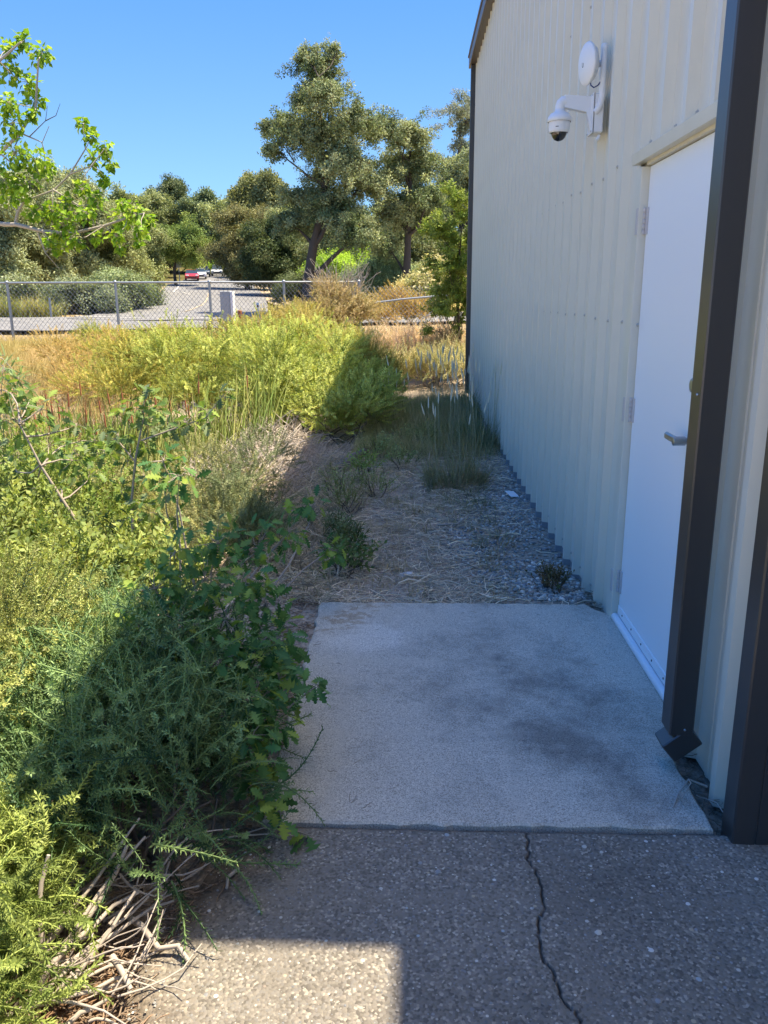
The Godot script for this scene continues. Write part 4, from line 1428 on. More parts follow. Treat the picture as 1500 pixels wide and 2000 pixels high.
func build_tallow() -> void:
	var leaf := outline_leaf([[0.0, 0.015], [0.1, 0.24], [0.26, 0.4], [0.45, 0.36], [0.65, 0.2], [0.82, 0.07], [1.0, 0.0]], 0.25, 0.15)
	var leaf2 := outline_leaf([[0.0, 0.015], [0.12, 0.28], [0.3, 0.36], [0.5, 0.3], [0.7, 0.16], [1.0, 0.0]], 0.1, 0.3)
	rng.seed = 401
	var o := thing("tallow_tree", "bright green broad-leaved tree reaching out with pale bent branches over the bank", "tree", Vector3(-6.6, gh(-6.6, -9.6), -9.6))
	var base := o.position
	stems(o, [[base - Vector3(0, 0.1, 0), base + Vector3(0.1, 1.2, 0), base + Vector3(0.2, 2.4, 0.05), base + Vector3(0.35, 4.2, 0.1), base + Vector3(0.3, 5.6, 0)]], 0.11, mats.pale_bark, "trunk")
	var joint := base + Vector3(0.16, 2.0, 0.03)
	var lines := [[Vector3(-4.96, 2.45, -9.61), Vector3(-4.62, 2.4, -9.61), Vector3(-4.39, 2.38, -9.39), Vector3(-4.11, 2.31, -9.40), Vector3(-3.87, 2.29, -9.58), Vector3(-3.46, 2.37, -9.56), Vector3(-3.19, 2.45, -9.54), Vector3(-2.96, 2.49, -9.45)], [Vector3(-4.44, 2.4, -9.5), Vector3(-4.39, 2.52, -9.48), Vector3(-4.3, 2.62, -9.45), Vector3(-3.97, 2.75, -9.52), Vector3(-3.78, 2.91, -9.53), Vector3(-3.49, 2.98, -9.42)], [Vector3(-3.78, 2.91, -9.53), Vector3(-3.58, 3.17, -9.53), Vector3(-3.58, 3.42, -9.52)], [Vector3(-3.49, 2.98, -9.42), Vector3(-3.35, 3.16, -9.48)], [Vector3(-3.97, 2.75, -9.47), Vector3(-3.73, 2.59, -9.55), Vector3(-3.6, 2.43, -9.62)], [Vector3(-4.89, 2.97, -9.61), Vector3(-4.53, 3.13, -9.51), Vector3(-4.27, 3.33, -9.49), Vector3(-4.05, 3.56, -9.44), Vector3(-3.94, 4.03, -9.39)], [Vector3(-4.78, 3.74, -9.39), Vector3(-4.41, 4.04, -9.49), Vector3(-4.14, 4.21, -9.46)], [Vector3(-4.27, 3.33, -9.47), Vector3(-4.08, 3.25, -9.59), Vector3(-3.95, 3.4, -9.51)], [Vector3(-4.53, 3.13, -9.51), Vector3(-4.32, 2.97, -9.44), Vector3(-4.07, 2.89, -9.39)], [Vector3(-4.19, 2.32, -9.46), Vector3(-4.1, 2.08, -9.41), Vector3(-4.0, 1.91, -9.50)]]
	lines[0].insert(0, joint)
	lines[5].insert(0, base + Vector3(0.22, 2.7, 0.05))
	lines[6].insert(0, base + Vector3(0.3, 3.5, 0.08))
	stems(o, [lines[0]], 0.032, mats.pale_bark, "limb")
	stems(o, [lines[1]], 0.021, mats.pale_bark, "limb")
	stems(o, lines.slice(5, 7), 0.03, mats.pale_bark, "limb")
	stems(o, [lines[2], lines[3], lines[4]] + lines.slice(7), 0.01, mats.pale_bark, "branch")
	stems(o, [[Vector3(-4.16, 3.28, -9.45), Vector3(-3.98, 3.45, -9.5), Vector3(-3.94, 3.6, -9.5)], [Vector3(-3.98, 3.45, -9.5), Vector3(-3.86, 3.5, -9.5), Vector3(-3.8, 3.62, -9.5)], [Vector3(-4.35, 3.2, -9.5), Vector3(-4.2, 3.42, -9.5), Vector3(-4.18, 3.55, -9.5)]], 0.006, mats.twig, "bare_twig")
	var cl := blobs_of([-4.39,4.21,-9.69,0.100, -4.25,4.31,-9.78,0.101, -3.98,4.12,-9.57,0.121, -4.42,4.00,-9.74,0.124, -4.26,3.91,-9.80,0.125, -4.12,3.65,-9.57,0.112, -4.24,3.58,-9.21,0.134, -4.25,3.39,-9.29,0.109, -4.06,3.47,-9.31,0.065, -3.66,3.44,-9.70,0.068, -3.50,3.29,-9.47,0.083, -3.41,3.19,-9.66,0.102, -3.59,3.10,-9.73,0.086, -3.41,3.05,-9.78,0.069, -3.46,2.88,-9.70,0.069, -4.22,3.08,-9.20,0.163, -4.03,3.03,-9.27,0.154, -4.40,2.83,-9.29,0.166, -4.21,2.78,-9.29,0.166, -4.15,3.00,-9.71,0.115, -4.53,2.67,-9.63,0.087, -3.81,2.58,-9.41,0.102, -3.59,2.73,-9.34,0.084, -3.76,2.41,-9.25,0.112, -3.52,2.48,-9.23,0.111, -3.60,2.67,-9.79,0.088, -3.99,2.53,-9.43,0.085, -4.17,2.50,-9.38,0.085, -4.05,2.48,-9.50,0.069, -3.33,2.47,-9.73,0.129, -3.08,2.50,-9.52,0.126, -3.02,2.45,-9.79,0.076, -2.93,2.29,-9.20,0.083, -3.23,2.24,-9.24,0.084, -3.20,2.58,-9.47,0.068, -3.61,2.27,-9.64,0.087, -3.65,2.19,-9.21,0.084, -3.98,2.15,-9.45,0.086, -3.82,2.27,-9.23,0.067, -3.98,2.22,-9.26,0.056, -3.07,2.18,-9.49,0.046, -3.30,2.13,-9.56,0.052])
	for c in cl:
		var best := Vector3.ZERO
		var far := 99.0
		for l in lines:
			for p in l:
				if p.distance_to(c[0]) < far:
					far = p.distance_to(c[0])
					best = p
		var t := Mb.new()
		limb(t, best - base, c[0] - base, 0.0055, 0.0025, 0.1)
		part("branch", t, mats.pale_bark, o)
	put_leaves(o, cl, 58.0, Vector2(0.045, 0.085), [leaf, leaf2], [Color(0.14, 0.24, 0.02), Color(0.2, 0.31, 0.025), Color(0.1, 0.18, 0.018), Color(0.25, 0.33, 0.03)], 300, 0.45, mats.pale_bark)
	# more of the crown that hangs above and beside the view's edge
	var more := []
	for k in 40:
		more.append([base + Vector3(rr(-2.6, 1.2), rr(2.4, 6.3), rr(-1.6, 1.6)), rr(0.2, 0.4)])
	var s := Sc.new()
	for b in more:
		for k in 26:
			s.put(Transform3D(up_to(rdir() - Vector3.UP * 0.6, rr(0, TAU), rr(0.06, 0.1)), b[0] + rdir() * b[1] - base), Color(0.19, 0.32, 0.022) * rr(1.3, 1.9))
	many("crown", s, leaf, mats.leaf, o)
	# curled bare twigs hanging at the lower left
	var cw := Mb.new()
	var top := base + Vector3(0.55, 1.05, 0.1)
	limb(cw, joint - Vector3(0, 0.5, 0) - base, top - base, 0.02, 0.012, 0.1)
	for k in 46:
		var a := rr(-0.7, 0.9)
		var l := rr(0.35, 1.25)
		var f := Vector3(cos(a), sin(a), rr(-0.5, 0.5)) * l
		var st := top + rdir() * 0.14 + Vector3(rr(0, 0.75), rr(-0.2, 0.35), 0) - base
		var p := PackedVector3Array()
		var up := rr(-0.5, 0.55)
		for q in 7:
			var tt := q / 6.0
			p.append(st + f * tt * (1.0 - 0.35 * tt) + Vector3.UP * up * l * sin(tt * PI * 0.9))
		cw.tube(p, PackedFloat32Array([0.008, 0.008, 0.007, 0.007, 0.006, 0.005, 0.004]), 4, false)
	part("curled_twigs", cw, mats.dead, o)

func build_dead_wood() -> void:
	rng.seed = 501
	var pile := thing("dead_branch_pile", "bleached grey dead branches sprawling from under the rosemary onto the mulch", "branches", Vector3(-0.72, -0.03, -1.75))
	var base := pile.position
	var rows := [
		[Vector3(-0.86, 0.02, -1.6), Vector3(-0.8, 0.1, -1.68), Vector3(-0.74, 0.2, -1.8), 0.012], [Vector3(-0.88, 0.0, -1.55), Vector3(-0.82, 0.12, -1.63), Vector3(-0.7, 0.2, -1.84), 0.008],
		[Vector3(-0.9, 0.0, -1.5), Vector3(-0.85, 0.09, -1.6), Vector3(-0.71, 0.1, -1.76), 0.01], [Vector3(-0.86, 0.02, -1.52), Vector3(-0.87, 0.16, -1.56), Vector3(-0.86, 0.32, -1.62), 0.011],
		[Vector3(-0.88, 0.0, -1.5), Vector3(-0.78, 0.05, -1.62), Vector3(-0.68, 0.08, -1.78), 0.007], [Vector3(-0.84, 0.0, -1.52), Vector3(-0.76, 0.05, -1.6), Vector3(-0.69, 0.14, -1.72), 0.008],
		[Vector3(-0.85, 0.02, -1.5), Vector3(-0.75, 0.02, -1.6), Vector3(-0.6, 0.0, -1.7), 0.006], [Vector3(-0.9, 0.06, -1.6), Vector3(-0.8, 0.14, -1.72), Vector3(-0.72, 0.24, -1.86), 0.007],
		[Vector3(-0.85, 0.03, -1.56), Vector3(-0.74, 0.06, -1.68), Vector3(-0.64, 0.03, -1.82), 0.008], [Vector3(-0.9, 0.03, -1.45), Vector3(-0.78, 0.02, -1.52), Vector3(-0.67, 0.01, -1.58), 0.009],
		[Vector3(-0.83, 0.0, -1.42), Vector3(-0.74, 0.015, -1.47), Vector3(-0.69, 0.03, -1.5), 0.009],
	]
	for r in rows:
		var m := Mb.new()
		var p := PackedVector3Array()
		var q := PackedFloat32Array()
		for k in 7:
			var t := k / 6.0
			p.append(r[0].lerp(r[1], t).lerp(r[1].lerp(r[2], t), t) + rdir() * 0.008 - base)
			q.append(r[3] * lerpf(0.95, 0.42, t))
		m.tube(p, q, 8)
		part("branch", m, mats.dead, pile)
	for k in 60:
		var m := Mb.new()
		var a := Vector3(rr(-0.98, -0.66), rr(-0.02, 0.1), rr(-1.95, -1.4))
		limb(m, a - base, a + Vector3(rr(-0.02, 0.22), rr(-0.04, 0.12), rr(-0.24, 0.06)) - base, rr(0.002, 0.005), 0.0015, 0.2)
		part("twig", m, mats.dead, pile)
	var singles := [
		["bleached_stick", "thick bleached stick ending in a snapped stub in the sunlit mulch", [Vector3(-0.74, 0.0, -1.78), Vector3(-0.69, 0.035, -1.72), Vector3(-0.63, 0.01, -1.67), Vector3(-0.58, 0.02, -1.67), Vector3(-0.55, 0.0, -1.645)], 0.009],
		["bleached_stick", "short broken stick pointing at the sunlit asphalt", [Vector3(-0.72, 0.05, -1.6), Vector3(-0.69, 0.045, -1.57), Vector3(-0.655, 0.02, -1.535)], 0.009],
		["bleached_stick", "pale curved stick lying on the shaded asphalt", [Vector3(-0.495, 0.0, -1.98), Vector3(-0.515, 0.004, -1.94), Vector3(-0.51, 0.0, -1.9)], 0.006],
		["forked_root", "forked pale root arching over the asphalt from under the shaded rosemary", [Vector3(-0.72, 0.02, -2.02), Vector3(-0.6, 0.03, -2.06), Vector3(-0.52, 0.02, -2.1), Vector3(-0.42, 0.0, -2.14)], 0.004],
		["forked_twig", "forked white twig lying under the downspout's elbow", [Vector3(0.99, 0.0, -2.42), Vector3(0.93, 0.02, -2.43), Vector3(0.88, 0.01, -2.37), Vector3(0.84, 0.0, -2.3)], 0.004],
		["dry_twig", "long thin twig lying across the gap by the corner trim", [Vector3(0.95, -0.02, -2.4), Vector3(0.99, 0.0, -2.33), Vector3(1.0, -0.01, -2.24)], 0.0025],
		["dry_twig", "pale bent twig lying across the pale gravel", [Vector3(0.2, -0.08, -5.9), Vector3(0.35, -0.085, -5.95), Vector3(0.45, -0.07, -6.15)], 0.008],
		["fallen_log", "dark weathered log lying where the path meets the shaded shrub", [Vector3(-0.72, -0.08, -7.8), Vector3(-0.6, -0.04, -8.3), Vector3(-0.5, -0.06, -8.8)], 0.06],
	]
	for s in singles:
		var m := Mb.new()
		var p := PackedVector3Array()
		var q := PackedFloat32Array()
		var b: Vector3 = s[2][0]
		for k in s[2].size():
			p.append(s[2][k] - b)
			q.append(s[3] * lerpf(1.0, 0.65, k / (s[2].size() - 1.0)))
		m.tube(p, q, 8)
		if s[0].begins_with("forked"):
			m.tube(pack([p[-2], p[-2] + (p[-1] - p[-2]) * 0.5 + Vector3(0.02, 0.01, -0.02), p[-1] + Vector3(0.035, 0.012, -0.01)]), PackedFloat32Array([s[3] * 0.7, s[3] * 0.5, s[3] * 0.3]), 6)
			m.tube(pack([p[1], p[1] + Vector3(-0.01, 0.02, 0.05), p[1] + Vector3(-0.05, 0.0, 0.1)]), PackedFloat32Array([s[3] * 0.7, s[3] * 0.5, s[3] * 0.3]), 6)
		var o := part(numbered(s[0]), m, mats.twig if s[0] == "fallen_log" else mats.dead, self, Transform3D(Basis(), b))
		tag(o, s[1], "log" if s[0] == "fallen_log" else "stick")
	# thin grey dead brush behind the rosemary clump
	var d := thing("dead_brush", "tangle of dry whitish stalks between the rosemary and the yellow shrubs", "dead brush", Vector3(-1.5, -0.2, -7.9))
	var m := Sc.new()
	for k in 1900:
		var p := Vector3(rr(-0.75, 0.8), 0, rr(-1.3, 1.2))
		p.y = gh(p.x + d.position.x, p.z + d.position.z) - d.position.y + rr(0, 0.42) * smoothstep(0.7, 0.0, p.x)
		m.put(Transform3D(up_to(Vector3(rr(-1, 1), rr(0.05, 0.9), rr(-1, 1)), 0) * Basis(Vector3.BACK, PI / 2) * Basis().scaled(Vector3(rr(0.15, 0.45), 0.2, 0.2)), p), Color(0.62, 0.54, 0.45) * rr(0.7, 1.2))
	many("stalks", m, twig_mesh(9), mats.straw, d)
	var e := thing("dead_brush", "low matted dry stems along the path's left edge beyond the pad", "dead brush", Vector3(-0.72, -0.1, -5.6))
	var n := Sc.new()
	for k in 1500:
		var p := Vector3(rr(-0.35, 0.42) * (0.6 + rng.randf() * 0.5), 0, rr(-2.6, 1.5))
		p.y = gh(p.x + e.position.x, p.z + e.position.z) - e.position.y + rr(0, 0.16) * smoothstep(0.4, -0.1, p.x)
		n.put(Transform3D(up_to(Vector3(rr(-1, 1), rr(0.05, 0.7), rr(-1, 1)), 0) * Basis(Vector3.BACK, PI / 2) * Basis().scaled(Vector3(rr(0.08, 0.3), 0.14, 0.14)), p), Color(0.64, 0.54, 0.38) * rr(0.5, 1.3))
	many("stalks", n, twig_mesh(10), mats.straw, e)

# ------------------------------------------------------------------ grasses, cattails, the yellow shrubs
func grass_field(called: String, label: String, n: int, region: Callable, mesh: Mesh, c1: Color, c2: Color, size: Vector2, lean := 0.15) -> void:
	rng.seed = hash(label) % 100000
	var s := Sc.new()
	for k in n:
		var q: Vector2 = region.call()
		var c := c1.lerp(c2, clampf(0.5 + wob.get_noise_2d(q.x * 40, q.y * 40) * 1.1 + rr(-0.35, 0.35), 0, 1)) * rr(1.1, 1.7)
		s.put(Transform3D(up_to(Vector3.UP + rdir() * lean, rr(0, TAU), rr(size.x, size.y)), Vector3(q.x, gh(q.x, q.y) - 0.02, q.y)), c)
	many(called, s, mesh, mats.straw, self, label)

func build_grass() -> void:
	var fine := grass_tuft(61, 16, 0.5, 0.009, 0.16, 0.5)
	var long := grass_tuft(62, 18, 0.8, 0.008, 0.1, 0.35)
	var low := grass_tuft(63, 18, 0.16, 0.005, 0.08, 0.7)
	grass_field("dry_grass", "tan dry grass beyond the cattails towards the fence", 3800, func() -> Vector2: return Vector2(rr(-13.0, -4.4), rr(-24.5, -12.0)), fine, Color(0.46, 0.33, 0.18), Color(0.33, 0.28, 0.12), Vector2(0.5, 1.1), 0.3)
	grass_field("dry_grass", "straw grass along the fence and around the gate", 2600, func() -> Vector2: return Vector2(rr(-12.0, 3.5), rr(-30.0, -17.5)), fine, Color(0.42, 0.34, 0.2), Color(0.29, 0.27, 0.12), Vector2(0.5, 1.0), 0.3)
	grass_field("verge_grass", "green and straw verge grass beyond the far side of the road", 4200, func() -> Vector2:
		var t := rng.randf()
		var off := rr(0.0, 1.0)
		return Vector2(lerpf(-45.0, -17.5, t), lerpf(-22.5, -40.5, t)) + Vector2(-0.643, -0.766) * off * off * 7.0, grass_tuft(64, 14, 1.1, 0.035, 0.5, 0.5), Color(0.17, 0.22, 0.09), Color(0.36, 0.33, 0.15), Vector2(0.6, 1.1), 0.3)
	grass_field("verge_grass", "pale dry verge grass across the road beyond the gate", 1500, func() -> Vector2: return Vector2(rr(-6.0, 12.0), rr(-66.0, -52.0)), grass_tuft(65, 14, 0.8, 0.035, 0.5, 0.5), Color(0.48, 0.38, 0.17), Color(0.38, 0.36, 0.14), Vector2(0.6, 1.1), 0.3)
	# path weeds
	grass_field("path_grass", "short dry grass and weeds on the path", 1500, func() -> Vector2:
		var z := -4.15 - 9.0 * pow(rng.randf(), 0.8)
		return Vector2(rr(-0.85, 0.7), z), low, Color(0.52, 0.44, 0.3), Color(0.27, 0.28, 0.15), Vector2(0.35, 1.1), 0.5)
	grass_field("path_grass", "soft green grass in the shade by the building's far corner", 1300, func() -> Vector2:
		var z := rr(-14.0, -8.6)
		return Vector2(rr(-0.6, 0.98), z), grass_tuft(66, 16, 0.36, 0.005, 0.12, 0.4), Color(0.24, 0.3, 0.12), Color(0.48, 0.47, 0.26), Vector2(0.4, 1.1), 0.4)
	# tall grass tufts against the wall, with pale seed heads
	var head := Mb.new()
	head.col = Color(0.5, 0.48, 0.3)
	head.tube(pack([Vector3.ZERO, Vector3(0.01, 0.45, 0), Vector3(0.04, 0.86, 0.01)]), PackedFloat32Array([0.0022, 0.0018, 0.0013]), 4, false)
	head.col = Color(0.78, 0.74, 0.58)
	head.tube(pack([Vector3(0.04, 0.85, 0.01), Vector3(0.044, 0.88, 0.01), Vector3(0.053, 0.95, 0.012), Vector3(0.06, 1.0, 0.014)]), PackedFloat32Array([0.002, 0.0085, 0.0075, 0.001]), 6, false)
	var hm := head.mesh()
	var hmat := leafy(0.25, 0.7, 0.2)
	var tufts := [
		["large tuft of tall green grass with straw at its foot beside the gravel", Vector3(0.42, 0, -7.55), 0.28, 30, 12, Color(0.26, 0.31, 0.14), Color(0.5, 0.48, 0.27)],
		["seeding grass clump close to the wall near its far end", Vector3(0.74, 0, -9.4), 0.36, 26, 44, Color(0.22, 0.28, 0.13), Color(0.42, 0.43, 0.25)],
		["loose straw-coloured grass clump in the middle of the path's far end", Vector3(0.12, 0, -10.6), 0.42, 24, 16, Color(0.3, 0.33, 0.15), Color(0.56, 0.52, 0.3)],
		["thin seeding grass clump at the foot of the building's far corner", Vector3(0.7, 0, -12.0), 0.45, 34, 46, Color(0.22, 0.28, 0.13), Color(0.42, 0.43, 0.25)],
	]
	for t in tufts:
		rng.seed = hash(t[0]) % 100000
		var b: Vector3 = t[1]
		b.y = gh(b.x, b.z)
		var o := thing("tall_grass_clump", t[0], "grass clump", b, "tall grass along the wall")
		var s := Sc.new()
		for k in t[3]:
			var q: Vector3 = Vector3(rr(-1, 1), 0, rr(-1, 1)).limit_length(1.0) * t[2]
			s.put(Transform3D(up_to(Vector3.UP + q * 1.3 + rdir() * 0.25, rr(0, TAU), rr(0.5, 1.05) * (1.0 - 0.45 * q.length() / t[2])), q), t[5].lerp(t[6], rng.randf()) * rr(1.1, 1.7))
		many("blades", s, long, mats.straw, o)
		var st := Sc.new()
		for k in 60:
			var q: Vector3 = Vector3(rr(-1, 1), 0, rr(-1, 1)).limit_length(1.0) * t[2] * 1.1
			st.put(Transform3D(up_to(Vector3.UP * 0.5 + q * 2.5 + rdir() * 0.3, rr(0, TAU), rr(0.5, 1.0)), q), Color(0.56, 0.44, 0.24) * rr(0.9, 1.3))
		many("straw_foot", st, fine if t[4] == 0 else low, mats.straw, o)
		for k in t[4]:
			var q: Vector3 = Vector3(rr(-1, 1), 0, rr(-1, 1)).limit_length(1.0) * t[2] * 1.2
			part("seed_stalk", hm, hmat, o, Transform3D(up_to(Vector3.UP + q * 0.25 + rdir() * 0.12, rr(0, TAU), rr(0.65, 1.05)), q))
	# little weed by the pad's far corner
	shrub("small_weed", "small dark weed growing beside the flashing at the pad's far corner", "weed", "", [0.85, -0.03, -4.42, 0.07, 0.8, -0.02, -4.5, 0.06], 80, leaf_sprig(32, 0.07, 10, 0.02), mats.leaf, Color(0.05, 0.06, 0.025), Color(0.16, 0.1, 0.05), Vector2(0.6, 1.1), 0.3, 1.0)
	shrub("small_weed", "dark green grassy weed on the path beside the seedling's tip", "weed", "", [-0.42, -0.06, -5.3, 0.1, -0.5, -0.04, -5.6, 0.09], 100, leaf_sprig(33, 0.12, 9, 0.05, 0.18), mats.leaf, Color(0.06, 0.1, 0.045), Color(0.13, 0.16, 0.07), Vector2(0.6, 1.1), 0.3, 1.0)
	shrub("small_weed", "light green leafy weed beside the dark log", "weed", "", [-0.5, -0.02, -7.6, 0.08, -0.4, -0.06, -7.9, 0.06], 40, leaf_sprig(34, 0.16, 10, 0.04, 0.4), mats.leaf, Color(0.12, 0.2, 0.05), Color(0.2, 0.26, 0.08), Vector2(0.6, 1.1), 0.3, 1.0)
	shrub("path_weeds", "thin light green weeds scattered along the path's left side", "weeds", "", [-0.5, -0.03, -6.3, 0.16, -0.3, -0.06, -7.0, 0.14, -0.62, 0.0, -6.9, 0.18, -0.1, -0.07, -8.2, 0.16, -0.35, -0.04, -8.6, 0.2, 0.1, -0.07, -9.4, 0.2], 420, leaf_sprig(37, 0.14, 9, 0.028, 0.35), mats.leaf, Color(0.11, 0.15, 0.05), Color(0.24, 0.27, 0.11), Vector2(0.5, 1.2), 0.2, 1.0)
	shrub("small_weed", "low trailing green weed on the straw beyond the seedling", "weed", "", [-0.42, 0.0, -4.7, 0.1, -0.36, -0.02, -4.9, 0.08], 60, leaf_sprig(35, 0.14, 9, 0.04, 0.5), mats.leaf, Color(0.06, 0.11, 0.04), Color(0.13, 0.17, 0.06), Vector2(0.6, 1.1), 0.3, 0.6)

func build_cattails() -> void:
	rng.seed = 601
	var o := thing("cattail_stand", "stand of green cattails with rusty brown seed heads in the hollow", "cattails", Vector3(-3.4, gh(-3.4, -8.8), -8.8))
	var b := o.position
	var s := Sc.new()
	for k in 420:
		var x := rr(-5.4, -1.6)
		var z := rr(-10.4, -7.6) - (x + 3.4) * 0.15
		s.put(Transform3D(up_to(Vector3.UP + rdir() * 0.12, rr(0, TAU), rr(0.75, 1.15)), Vector3(x, gh(x, z), z) - b), Color(0.13, 0.2, 0.055).lerp(Color(0.33, 0.32, 0.12), rng.randf() * rng.randf() * 1.3) * rr(0.85, 1.2))
	many("blades", s, grass_tuft(67, 7, 1.15, 0.017, 0.1, 0.22), mats.straw, o)
	var m := Mb.new()
	m.tube(pack([Vector3(0, -1.1, 0), Vector3.ZERO]), PackedFloat32Array([0.005, 0.004]), 5, false)
	var c := Mb.new()
	c.lathe(Transform3D(), PackedVector2Array([Vector2(0.003, 0), Vector2(0.0095, 0.006), Vector2(0.01, 0.14), Vector2(0.003, 0.148), Vector2(0.002, 0.24)]), 7)
	var sm := m.mesh()
	var cm := c.mesh()
	var brown := [paint(0.4, 0.14, 0.06, 0.9), paint(0.46, 0.17, 0.075, 0.9)]
	for k in 30:
		var x := -1.7 - 3.0 * pow(rng.randf(), 0.7)
		var z := rr(-10.0, -8.0)
		var t := Transform3D(up_to(Vector3.UP + rdir() * 0.06, 0), Vector3(x, gh(x, z) + rr(0.75, 1.1), z) - b)
		var h := part("seed_head", cm, brown[k % 2], o, t)
		part("stalk", sm, mats.green_stalk, h)

func build_yellow_shrubs() -> void:
	var sp := leaf_sprig(41, 0.17, 26, 0.023, 0.65)
	var s2 := leaf_sprig(42, 0.34, 30, 0.024, 0.3)
	var yg := Color(0.12, 0.165, 0.035)
	var yl := Color(0.4, 0.42, 0.13)
	var ru := Color(0.36, 0.3, 0.11)
	var rows := [
		["yellow-green shrub at the edge of the shaded path", [-1.1, 0.16, -10.1, 0.5, -1.35, 0.25, -10.7, 0.62, -1.9, 0.2, -11.0, 0.75, -1.15, 0.4, -11.5, 0.6, -0.85, 0.1, -9.6, 0.42, -0.72, 0.2, -10.5, 0.5, -0.7, 0.3, -11.5, 0.5], 3000, yg, yl, sp],
		["broad yellow-green shrub in the middle of the thicket", [-2.4, 0.35, -12.0, 0.85, -3.1, 0.3, -12.4, 0.85, -2.0, 0.7, -13.2, 0.8], 2600, yg, yl, sp],
		["golden shrub with bare dark stems near the cattails", [-3.8, 0.15, -12.6, 0.8, -4.5, 0.2, -13.4, 0.9, -3.4, 0.45, -13.8, 0.85], 2400, yg, Color(0.36, 0.32, 0.09), sp],
		["rust-tinged golden shrub standing tallest in the thicket", [-2.6, 0.6, -15.2, 0.85, -3.5, 0.4, -15.8, 0.85, -2.0, 0.75, -16.4, 0.85], 2600, Color(0.16, 0.16, 0.04), ru, sp],
		["orange-gold shrub before the fence's third post", [-4.6, -0.02, -17.0, 0.9, -5.4, -0.1, -17.6, 0.85, -3.3, 0.2, -18.2, 0.8], 2200, Color(0.17, 0.165, 0.045), ru, sp],
		["low tawny shrub left of the golden shrubs", [-6.2, 0.0, -16.0, 0.8, -7.2, -0.05, -17.2, 0.9, -5.6, 0.0, -15.0, 0.7], 1500, Color(0.25, 0.21, 0.07), Color(0.4, 0.29, 0.13), sp],
		["greenish shrub close in front of the fence's second post", [-7.4, 0.2, -20.5, 0.7, -8.3, 0.2, -21.2, 0.65], 900, Color(0.17, 0.22, 0.05), Color(0.3, 0.28, 0.07), sp],
	]
	for r in rows:
		shrub("golden_shrub", r[0], "shrub", "golden shrubs between path and fence", r[1], int(r[2] * 1.7), r[5], mats.leaf, r[3], r[4], Vector2(0.7, 1.3), 0.3, 0.3, -0.12, 8, 12)
	# the tall fine-stemmed broom beside the path, half in shade
	rng.seed = 71
	var o := thing("broom_shrub", "tall feathery yellow-green broom shrub half in the building's shadow", "shrub", Vector3(-1.0, gh(-1.0, -12.9), -12.9))
	var s := Sc.new()
	for k in 640:
		var q := Vector3(rr(-1, 1), 0, rr(-1, 1)).limit_length(1.0)
		var d := Vector3.UP * 1.0 + Vector3(q.x, 0, q.z) * 0.75 + rdir() * 0.25 + Vector3(-0.12, 0, 0)
		s.put(Transform3D(up_to(d, rr(0, TAU), rr(0.55, 1.05)), q * 0.46 + Vector3(0.06, rr(0.0, 0.25), 0)), Color(0.24, 0.27, 0.06).lerp(Color(0.5, 0.48, 0.14), rng.randf()) * rr(0.9, 1.3))
	many("foliage", s, grass_tuft(68, 10, 1.1, 0.009, 0.08, 0.3), mats.straw, o)
	many("leaves", spread([[Vector3(0.05, 0.45, 0.1), 0.55], [Vector3(-0.1, 0.75, 0), 0.42], [Vector3(0.3, 0.35, -0.1), 0.45], [Vector3(0.25, 0.75, 0.0), 0.35]], 1500, Color(0.14, 0.17, 0.04), Color(0.34, 0.33, 0.08), o.position, Vector2(0.6, 1.1), 0.2, 1.0, -0.35), s2, mats.leaf, o)
	var m := Mb.new()
	for k in 40:
		limb(m, Vector3(rr(-0.2, 0.2), -0.03, rr(-0.2, 0.2)), Vector3(rr(-0.6, 0.5), rr(0.5, 1.1), rr(-0.5, 0.5)), 0.008, 0.003)
	part("stems", m, mats.twig, o)
	# dry reddish brush behind it, towards the gate, and what grows in the sun past the wall's end
	var dr := leaf_sprig(43, 0.26, 22, 0.026, 0.5)
	shrub("dry_shrub", "dry pinkish brown shrub between the broom shrub and the building's corner", "shrub", "dry shrubs near the gate", [0.15, 0.35, -17.5, 0.65, 0.75, 0.3, -18.3, 0.7, -0.4, 0.3, -18.8, 0.7], 2200, dr, mats.leaf, Color(0.33, 0.22, 0.15), Color(0.5, 0.41, 0.3), Vector2(0.7, 1.3), 0.3, 0.8)
	shrub("dry_shrub", "sunlit pale green and tan weeds behind the shaded grass", "shrub", "dry shrubs near the gate", [-0.15, 0.1, -15.4, 0.5, 0.45, 0.12, -15.6, 0.5, 0.95, 0.15, -15.9, 0.5, -0.6, 0.1, -15.6, 0.45], 2000, dr, mats.leaf, Color(0.19, 0.21, 0.08), Color(0.44, 0.39, 0.23), Vector2(0.7, 1.3), 0.3, 0.9)
	shrub("dry_shrub", "bushy dark stemmed weed under the young green tree", "shrub", "dry shrubs near the gate", [0.62, 0.35, -16.6, 0.42, 0.85, 0.55, -17.2, 0.4, 0.45, 0.2, -16.2, 0.36], 1100, dr, mats.leaf, Color(0.13, 0.13, 0.05), Color(0.4, 0.32, 0.2), Vector2(0.7, 1.2), 0.3, 0.9)
	shrub("rusty_shrub", "rust-orange shrub with bare grey tops growing through the fence", "shrub", "", [-2.55, 0.75, -26.3, 0.75, -3.1, 0.9, -26.0, 0.7, -1.9, 0.9, -26.5, 0.65, -2.4, 1.5, -26.4, 0.55], 2400, leaf_sprig(44, 0.34, 26, 0.035, 0.5), mats.leaf, Color(0.17, 0.155, 0.06), Color(0.34, 0.265, 0.15), Vector2(0.8, 1.4), 0.3, 0.4, -0.15, 8, 9)
